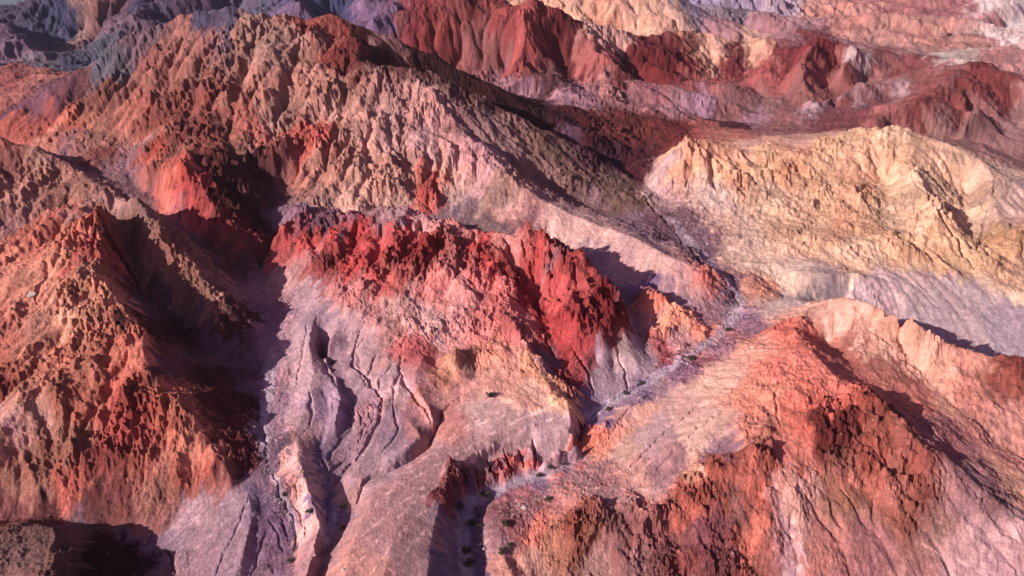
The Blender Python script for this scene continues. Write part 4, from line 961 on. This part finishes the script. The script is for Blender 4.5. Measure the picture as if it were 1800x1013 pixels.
# ------------------------------------------------------------------ one object per landform
ny, nx = X.shape
gyy, gxx = np.gradient(Z)
vr = ri.reshape(-1)
fr = ri[:-1, :-1].reshape(-1)
base = (np.arange(ny - 1)[:, None] * nx + np.arange(nx - 1)[None, :]).reshape(-1)
quads = np.stack([base, base + nx, base + nx + 1, base + 1], 1).astype(np.int32)[:, ::-1]
co = np.stack([xs, ys, Z], -1).reshape(-1, 3).astype(f32)
colf = np.concatenate([col, np.clip(roughM * .6 + bareM * .6 + .22, 0, 1)[..., None].astype(f32)], -1).reshape(-1, 4).astype(f32)
# smooth normals of the whole ground, so that landforms meet without a crease
du = np.gradient(co.reshape(ny, nx, 3), axis=1); dv = np.gradient(co.reshape(ny, nx, 3), axis=0)
nrm = np.cross(du, dv).reshape(-1, 3); nrm /= np.linalg.norm(nrm, axis=1)[:, None]
if nrm[len(nrm) // 2, 2] < 0: nrm = -nrm
INFO = {
 'mountain': ('rugged brown and tan mountain, the highest, rising behind the red ridge', 'mountain'),
 'ridge': ('orange pinnacle ridge with a dark shaded hollow at the foot of the mountain', 'ridge'),
 'back_hill': ('brown and grey hills behind the left hill, at the left edge', 'hills'),
 'left_hill': ('craggy orange hill filling the left foreground, its far flank in shadow', 'hill'),
 'knoll': ('small grey knoll in the bottom left corner', 'knoll'),
 'trough': ('lilac trough curving round the small grey knoll', 'trough'),
 'grey_fan': ('smooth grey-lilac fan below the left hill', 'slope'),
 'dry_wash': ('pale dry wash winding between the hills', 'wash'),
 'clay_badlands': ('smooth lilac clay slopes cut by winding gullies', 'badlands'),
 'alluvial_fan': ('flat pink gravel fan left of the canyon', 'fan'),
 'canyon_wall': ('red cut bank above the canyon floor', 'cliff'),
 'wash_bank': ('pink rubble bank right of the canyon floor', 'bank'),
 'red_ridge': ('crimson jagged ridge in the middle of the view', 'ridge'),
 'orange_ridge': ('small orange ridge between the grey scree and the stony wash', 'ridge'),
 'butte': ('ochre butte and pale crest above the pink fan', 'butte'),
 'pink_spur': ('long rounded pink spur running down to the stony wash', 'spur'),
 'tan_hill': ('broad yellow-tan hill on the right', 'hill'),
 'right_hill': ('orange and pink pointed hill filling the right foreground', 'hill'),
 'rocky_hill': ('dark brown rocky slope at the bottom of the view', 'slope'),
 'brown_hills': ('maroon and orange hills beyond the tan hill', 'hills'),
 'yellow_mountain': ('pale yellow mountain at the top of the view', 'mountain'),
 'far_hills': ('distant pinkish hills at the upper right', 'hills'),
 'far_mountain': ('distant blue-grey mountains at the upper left', 'mountains'),
 'plain': ('pale desert plain in the upper right corner', 'plain'),
}
for k, nm in enumerate(names):
    q = quads[fr == k]
    if not len(q): continue
    used, inv = np.unique(q, return_inverse=True)
    inv = inv.reshape(-1).astype(np.int32)
    me = bpy.data.meshes.new(nm)
    me.vertices.add(len(used)); me.vertices.foreach_set('co', co[used].ravel())
    me.loops.add(len(inv)); me.loops.foreach_set('vertex_index', inv)
    me.polygons.add(len(q))
    me.polygons.foreach_set('loop_start', np.arange(len(q), dtype=np.int32) * 4)
    me.polygons.foreach_set('loop_total', np.full(len(q), 4, np.int32))
    me.update(calc_edges=True)
    me.polygons.foreach_set('use_smooth', np.ones(len(q), bool))
    a = me.color_attributes.new('rock', 'FLOAT_COLOR', 'POINT')
    a.data.foreach_set('color', colf[used].ravel())
    me.normals_split_custom_set_from_vertices(nrm[used])
    me.materials.append(ROCK)
    o = bpy.data.objects.new(nm, me); C.objects.link(o)
    o['kind'] = 'structure'
    if nm in INFO: o['label'], o['category'] = INFO[nm]
print('objects', time.time() - t_start)

# low ground beyond and around the relief, out to the horizon
def ring(name, r0, r1, z0, z1, color, th0, th1, nth=160, nr=30):
    th = np.linspace(th0, th1, nth); r = np.exp(np.linspace(math.log(r0), math.log(r1), nr))
    T, Rr = np.meshgrid(th, r)
    zz = z0 + (z1 - z0) * np.linspace(0, 1, nr)[:, None] + 0 * T
    c = np.stack([Rr * np.sin(T), Rr * np.cos(T), zz], -1).reshape(-1, 3)
    me = bpy.data.meshes.new(name)
    b = (np.arange(nr - 1)[:, None] * nth + np.arange(nth - 1)[None, :]).reshape(-1)
    f = np.stack([b, b + 1, b + nth + 1, b + nth], 1)
    me.from_pydata(c.tolist(), [], f.tolist())
    a = me.color_attributes.new('rock', 'FLOAT_COLOR', 'POINT')
    a.data.foreach_set('color', np.tile(np.array(color + (1,), f32), len(c)))
    me.materials.append(ROCK)
    for p in me.polygons: p.use_smooth = True
    o = bpy.data.objects.new(name, me); C.objects.link(o); o['kind'] = 'structure'
    return o
ring('desert_plain', 1650, 9000, 4, 0, (.50, .42, .38), TH0 * .8, TH1)
W = bpy.data.materials.new('sea_water'); W.use_nodes = True
wbs = W.node_tree.nodes['Principled BSDF']; wbs.inputs['Base Color'].default_value = (.05, .16, .2, 1)
wbs.inputs['Roughness'].default_value = .35
sea = ring('sea', 1500, 9000, 7, 6.5, (.1, .3, .35), TH0, TH0 * .48)
sea.data.materials[0] = W

# thin desert haze: one closed box of even air round everything
hv = [(x, y, z) for z in (-40, 118) for y in (-9200, 9200) for x in (-9200, 9200)]
hf = [(0, 2, 3, 1), (4, 5, 7, 6), (0, 1, 5, 4), (1, 3, 7, 5), (3, 2, 6, 7), (2, 0, 4, 6)]
hm = bpy.data.meshes.new('haze'); hm.from_pydata(hv, [], hf)
HZ = bpy.data.materials.new('haze_air'); HZ.use_nodes = True
HZ.node_tree.nodes.remove(HZ.node_tree.nodes['Principled BSDF'])
pv = HZ.node_tree.nodes.new('ShaderNodeVolumePrincipled')
pv.inputs['Density'].default_value = HAZE_DENSITY
pv.inputs['Color'].default_value = (.70, .74, .92, 1)
pv.inputs['Anisotropy'].default_value = .1
HZ.node_tree.links.new(pv.outputs[0], HZ.node_tree.nodes['Material Output'].inputs['Volume'])
hm.materials.append(HZ)
hz = bpy.data.objects.new('haze', hm); C.objects.link(hz)
hz['kind'] = 'stuff'; hz['label'] = 'thin blue haze over the far mountains'; hz['category'] = 'haze'
scene.cycles.volume_bounces = 1

# ------------------------------------------------------------------ shrubs and boulders
print('things', time.time() - t_start)
def ground(px, py):
    s, c = math.sin(PITCH), math.cos(PITCH)
    kk = (py - 506.5) / FPX
    fy, fz = c - kk * s, s + kk * c
    t = np.exp(np.linspace(math.log(75), math.log(1200), 6000))
    x = t * (px - 900) / FPX; y = t * fy; z = CAM_H - t * fz
    u = (np.arctan2(x, y) - TH0) / DT - .5; v = (np.log(np.hypot(x, y)) - V0) / DT - .5
    g = bil(H, u, v)
    i = np.nonzero(g >= z)[0][0]
    return float(x[i]), float(y[i]), float(g[i])

def ground_z(x, y):
    u = (math.atan2(x, y) - TH0) / DT - .5; v = (math.log(math.hypot(x, y)) - V0) / DT - .5
    return float(bil(H, np.array([u]), np.array([v]))[0])

def simple_mat(name, rgb, rgb2, scale, rough=.9):
    m = bpy.data.materials.new(name); m.use_nodes = True
    t = m.node_tree; b = t.nodes['Principled BSDF']; b.inputs['Roughness'].default_value = rough
    b.inputs['Specular IOR Level'].default_value = .2
    geo = t.nodes.new('ShaderNodeNewGeometry')
    n = t.nodes.new('ShaderNodeTexNoise'); n.inputs['Scale'].default_value = scale; n.inputs['Detail'].default_value = 4
    t.links.new(geo.outputs['Position'], n.inputs['Vector'])
    mx = t.nodes.new('ShaderNodeMix'); mx.data_type = 'RGBA'
    mr = t.nodes.new('ShaderNodeMapRange'); mr.inputs['From Min'].default_value = .35; mr.inputs['From Max'].default_value = .65
    t.links.new(n.outputs['Fac'], mr.inputs['Value']); t.links.new(mr.outputs[0], mx.inputs['Factor'])
    mx.inputs['A'].default_value = rgb + (1,); mx.inputs['B'].default_value = rgb2 + (1,)
    t.links.new(mx.outputs['Result'], b.inputs['Base Color'])
    return m
LEAF = simple_mat('shrub_leaves', (.05, .045, .032), (.13, .11, .075), 3)
WOOD = simple_mat('shrub_wood', (.10, .07, .05), (.18, .13, .10), 6)
PALE = simple_mat('boulder_pale', (.34, .26, .24), (.52, .44, .42), 2.2)
DARKR = simple_mat('boulder_dark', (.10, .055, .05), (.2, .11, .1), 2.2)

def mesh_obj(name, verts, faces, mat, parent=None, smooth=False):
    me = bpy.data.meshes.new(name); me.from_pydata(verts, [], faces); me.materials.append(mat)
    if smooth:
        for p in me.polygons: p.use_smooth = True
    me.update()
    o = bpy.data.objects.new(name, me); C.objects.link(o)
    if parent is not None: o.parent = parent
    return o

def shrub_meshes(seed, r=.5):
    g = np.random.default_rng(seed)
    V, F = [], []
    tips = []
    for k in range(11):                                  # stems
        a = g.random() * 2 * math.pi; lean = .15 + .85 * g.random()
        h = r * (1.0 + .4 * g.random()) * (1.15 - .5 * lean)
        tip = np.array((math.cos(a) * lean * r, math.sin(a) * lean * r, h))
        mid = tip * .5 + np.array((g.normal() * .04, g.normal() * .04, .06))
        pts = [np.array((0, 0, -.12)), mid, tip]; rad = [.028, .018, .006]
        b0 = len(V)
        for p, q in zip(pts, rad):
            for s_ in range(5):
                t = s_ * 2 * math.pi / 5
                V.append((p[0] + q * math.cos(t), p[1] + q * math.sin(t), p[2]))
        for e in range(2):
            for s_ in range(5):
                F.append((b0 + e * 5 + s_, b0 + e * 5 + (s_ + 1) % 5, b0 + e * 5 + 5 + (s_ + 1) % 5, b0 + e * 5 + 5 + s_))
        tips += [tip, mid]
    LV, LF = [], []
    for k in range(650):                                 # leaves in clumps round the stems
        c = tips[g.integers(len(tips))] + g.normal(size=3) * r * .17
        c[2] = max(c[2], .03)
        d = g.normal(size=3); d /= np.linalg.norm(d); e = np.cross(d, g.normal(size=3)); e /= np.linalg.norm(e)
        l, w = .075 * (.6 + g.random()), .03 * (.6 + g.random())
        b0 = len(LV)
        for p in (c - d * l, c + e * w, c + d * l, c - e * w): LV.append(tuple(p))
        LF.append((b0, b0 + 1, b0 + 2, b0 + 3))
    return (V, F), (LV, LF)
SM = [shrub_meshes(s_) for s_ in (1, 2, 3)]

def shrub(i, px, py, size, label, flat=1.0):
    (V, F), (LV, LF) = SM[i % 3]
    x, y, z = ground(px, py)
    t = bpy.data.objects.new('desert_shrub', None); C.objects.link(t)
    t.location = (x, y, z); t.scale = (size, size, size * flat); t.rotation_euler = (0, 0, i * 1.7)
    t['label'] = label; t['category'] = 'shrub'; t['group'] = 'dark shrubs growing in the dry washes'
    mesh_obj('stems', V, F, WOOD, t); mesh_obj('foliage', LV, LF, LEAF, t)
SHRUBS = [
 (855,872,2.1,'wide dark shrub on the wash floor at the foot of the red canyon wall'),
 (809,893,1.6,'dark shrub in the bend of the canyon, tight under the shaded wall'),
 (829,923,1.9,'dark shrub on the right edge of the shaded canyon floor, left of a pair'),
 (843,926,1.7,'dark shrub on the right edge of the shaded canyon floor, right of a pair'),
 (841,908,1.0,'small dark shrub just above the touching pair of shrubs at the canyon bend'),
 (836,897,.9,'smallest shrub by the bank where the wash bends'),
 (820,972,2.0,'round dark shrub in the middle of the shaded wash floor, second lowest'),
 (826,994,2.3,'largest round dark shrub in the wash, lowest one in the view'),
 (947,838,1.5,'green shrub on the pale wash floor right of the canyon cliff'),
 (966,824,1.3,'shrub against the foot of the orange cliff, beside the pale wash'),
 (991,818,1.1,'shrub at the cliff foot just below the narrow dark slot'),
 (887,923,1.8,'greyish shrub on the pink bank right of the shaded wash'),
 (881,972,1.7,'dark shrub on the pink bank, left one of two close together'),
 (895,962,1.4,'dark shrub on the pink bank, right one of two close together'),
 (963,880,1.4,'dark shrub among the pale debris above the pink bank'),
 (545,901,1.5,'dark shrub at the foot of the narrow bright clay ridge'),
 (604,892,1.4,'dark shrub on the edge of the blue-grey clay basin, upper one of two'),
 (603,930,1.2,'dark shrub on the edge of the blue-grey clay basin, lower one of two'),
 (501,872,1.3,'small shrub in the left valley above the grey gully'),
 (511,988,1.3,'shrub beside the left gully at the bottom of the view'),
 (1213,634,2.2,'green shrub on the edge of the stony wash below the red outcrop'),
 (1100,694,1.8,'shrub at the lower end of the pale grey fans beside the wash'),
 (1127,677,1.6,'shrub on the near bank of the stony wash, between the two pale fans'),
 (1069,722,1.6,'shrub beside the pale track of the wash just above the slot'),
 (1279,583,2.0,'shrub beside the wash where it bends below the pink spur'),
 (862,699,2.2,'lone grey-green shrub on the smooth orange slope under the butte'),
]
for i, (px, py, sz, lb) in enumerate(SHRUBS):
    shrub(i, px, py, sz, lb, .75)

def rock_mesh(seed, n=3):
    """an angular stone: a subdivided ball cut by random planes"""
    import bmesh
    g = np.random.default_rng(seed)
    bm = bmesh.new(); bmesh.ops.create_icosphere(bm, subdivisions=n, radius=.5)
    cuts = [(lambda d: d / np.linalg.norm(d))(g.normal(size=3)) for _ in range(13)]
    lim = [.26 + .16 * g.random() for _ in cuts]
    for v in bm.verts:
        p = np.array(v.co)
        for d, l in zip(cuts, lim):
            e = p @ d
            if e > l: p = p - d * (e - l)
        v.co = p * np.array((1.1, .9, .75)) + g.normal(size=3) * .006
    vs_ = [tuple(v.co) for v in bm.verts]; fs = [tuple(v.index for v in f.verts) for f in bm.faces]
    bm.free()
    return vs_, fs
RM = []
for s_ in range(5):
    v_, f_ = rock_mesh(40 + s_)
    me = bpy.data.meshes.new('boulder'); me.from_pydata(v_, [], f_); me.materials.append(PALE if s_ < 4 else DARKR)
    RM.append(me)
def boulder(k, px, py, size, label, group, dark=False):
    x, y, z = ground(px, py)
    o = bpy.data.objects.new('boulder', RM[4] if dark else RM[k % 4]); C.objects.link(o)
    g = np.random.default_rng(k + 500)
    o.location = (x, y, z + size * .12); o.scale = (size * (.9 + .4 * g.random()), size * (.8 + .3 * g.random()), size * (.7 + .4 * g.random()))
    o.rotation_euler = (g.random() * .4, g.random() * .4, g.random() * 6)
    o['label'] = label; o['category'] = 'boulder'; o['group'] = group
k = 0
BS = .6
for (px, py, sz, lb) in [
 (58,521,2.6,'large pale boulder standing alone on the red hillside at the left'),
 (922,894,1.2,'largest pale boulder on the debris ledge above the pink bank'),
 (844,958,.9,'white boulder on the right edge of the shaded wash floor, upper of two'),
 (852,966,.9,'white boulder on the right edge of the shaded wash floor, lower of two'),
 (1133,834,1.0,'white boulder lying alone on the smooth pink slope above the dark hill'),
 (770,704,.8,'small white boulder on the orange slope under the butte'),
 (605,1003,1.0,'white boulder at the bottom of the view beside the sharp clay ridge'),
 (446,752,.9,'white boulder on the shaded edge of the left valley')]:
    boulder(k, px, py, sz, lb, 'pale boulders lying about the slopes'); k += 1
g = np.random.default_rng(12)
def scatter(poly, where, n, s0, s1, look, group, dark=False):
    """n boulders along a line; each stretch of it has its own words"""
    global k
    for q in range(n):
        i = q % (len(poly) - 1); t = g.random()
        a, b = poly[i], poly[i + 1]
        px = a[0] + (b[0] - a[0]) * t + g.normal() * a[2]; py = a[1] + (b[1] - a[1]) * t + g.normal() * a[2] * .5
        first = q < len(poly) - 1
        sz = (s1 * 1.15 if first else s0 + (s1 * .8 - s0) * g.random() ** 2) * BS
        lb = ('biggest ' if first else 'smaller ') + look + ' ' + where[i]
        boulder(k, px, py, sz, lb, group, dark); k += 1
scatter([(1090,712,10),(1180,655,10),(1245,606,10),(1295,560,12),(1300,520,10)],
        ['in the wash below the pale grey fans', 'in the wash below the dark red outcrop', 'in the wash below the small orange ridge', 'in the wash at its bend below the pink spur'],
        56, .5, 1.4, 'pale boulder', 'boulders in the stony wash')
scatter([(1270,485,10),(1220,425,9),(1180,375,8)], ['in the upper wash under the end of the pink spur', 'in the dark ravine left of the tan hill'], 28, .6, 1.7, 'pale boulder', 'boulders in the upper wash')
scatter([(900,905,10),(925,893,8),(965,878,8),(1010,872,6),(1060,866,5)],
        ['at the left end of the debris ledge', 'on the debris ledge above the pink bank', 'in the middle of the debris ledge', 'at the right end of the debris ledge'],
        32, .35, .9, 'pale boulder', 'boulders on the debris ledge')
scatter([(1060,884,5),(1110,878,5),(1180,872,5)], ['on the left part of the dark hill rim', 'on the right part of the dark hill rim'], 16, .35, .8, 'white boulder', 'boulders along the rim')
scatter([(480,560,14),(478,620,14),(470,700,12),(460,780,8)], ['at the head of the left valley', 'halfway down the left valley beside the lilac clay slope', 'in the left valley above the smooth grey fan'], 33, .5, 1.2, 'grey boulder', 'boulders in the left valley')
scatter([(1114,560,6),(1125,590,6),(1150,620,8),(1165,650,8)], ['high on the grey scree beside the red ridge', 'halfway down the grey scree left of the small orange ridge', 'at the foot of the grey scree by the wash'], 15, .6, 1.2, 'dark boulder', 'dark boulders on the grey scree', True)

# loose stones, too many to count: one object
sv, sf = [], []
bv, bf = rock_mesh(77, 1)
bv = np.array(bv)
def strew(poly, n, s0, s1):
    for _ in range(n):
        i = g.integers(len(poly) - 1); t = g.random()
        a, b = poly[i], poly[i + 1]
        px = a[0] + (b[0] - a[0]) * t + g.normal() * a[2]; py = a[1] + (b[1] - a[1]) * t + g.normal() * a[2] * .6
        try: x, y, z = ground(px, py)
        except IndexError: continue
        s_ = s0 + (s1 - s0) * g.random() ** 2; th = g.random() * 6.3
        M = np.array(((math.cos(th), -math.sin(th), 0), (math.sin(th), math.cos(th), 0), (0, 0, 1)))
        q = (bv * np.array((1, .8 + .3 * g.random(), .8))) @ M.T * s_ + np.array((x, y, z + s_ * .1))
        o_ = len(sv); sv.extend(map(tuple, q)); sf.extend(tuple(o_ + w for w in f) for f in bf)
strew([(1060,725,14),(1180,655,14),(1295,560,16),(1270,485,14),(1180,375,12)], 700, .2, .7)
strew([(900,905,16),(960,870,16),(1050,860,16),(1180,866,10)], 500, .15, .5)
strew([(480,520,20),(478,620,22),(462,800,16),(500,900,20)], 450, .2, .6)
st = mesh_obj('loose_stones', sv, sf, PALE)
st['kind'] = 'stuff'; st['label'] = 'loose pale stones strewn along the washes'; st['category'] = 'stones'
print('done', time.time() - t_start)
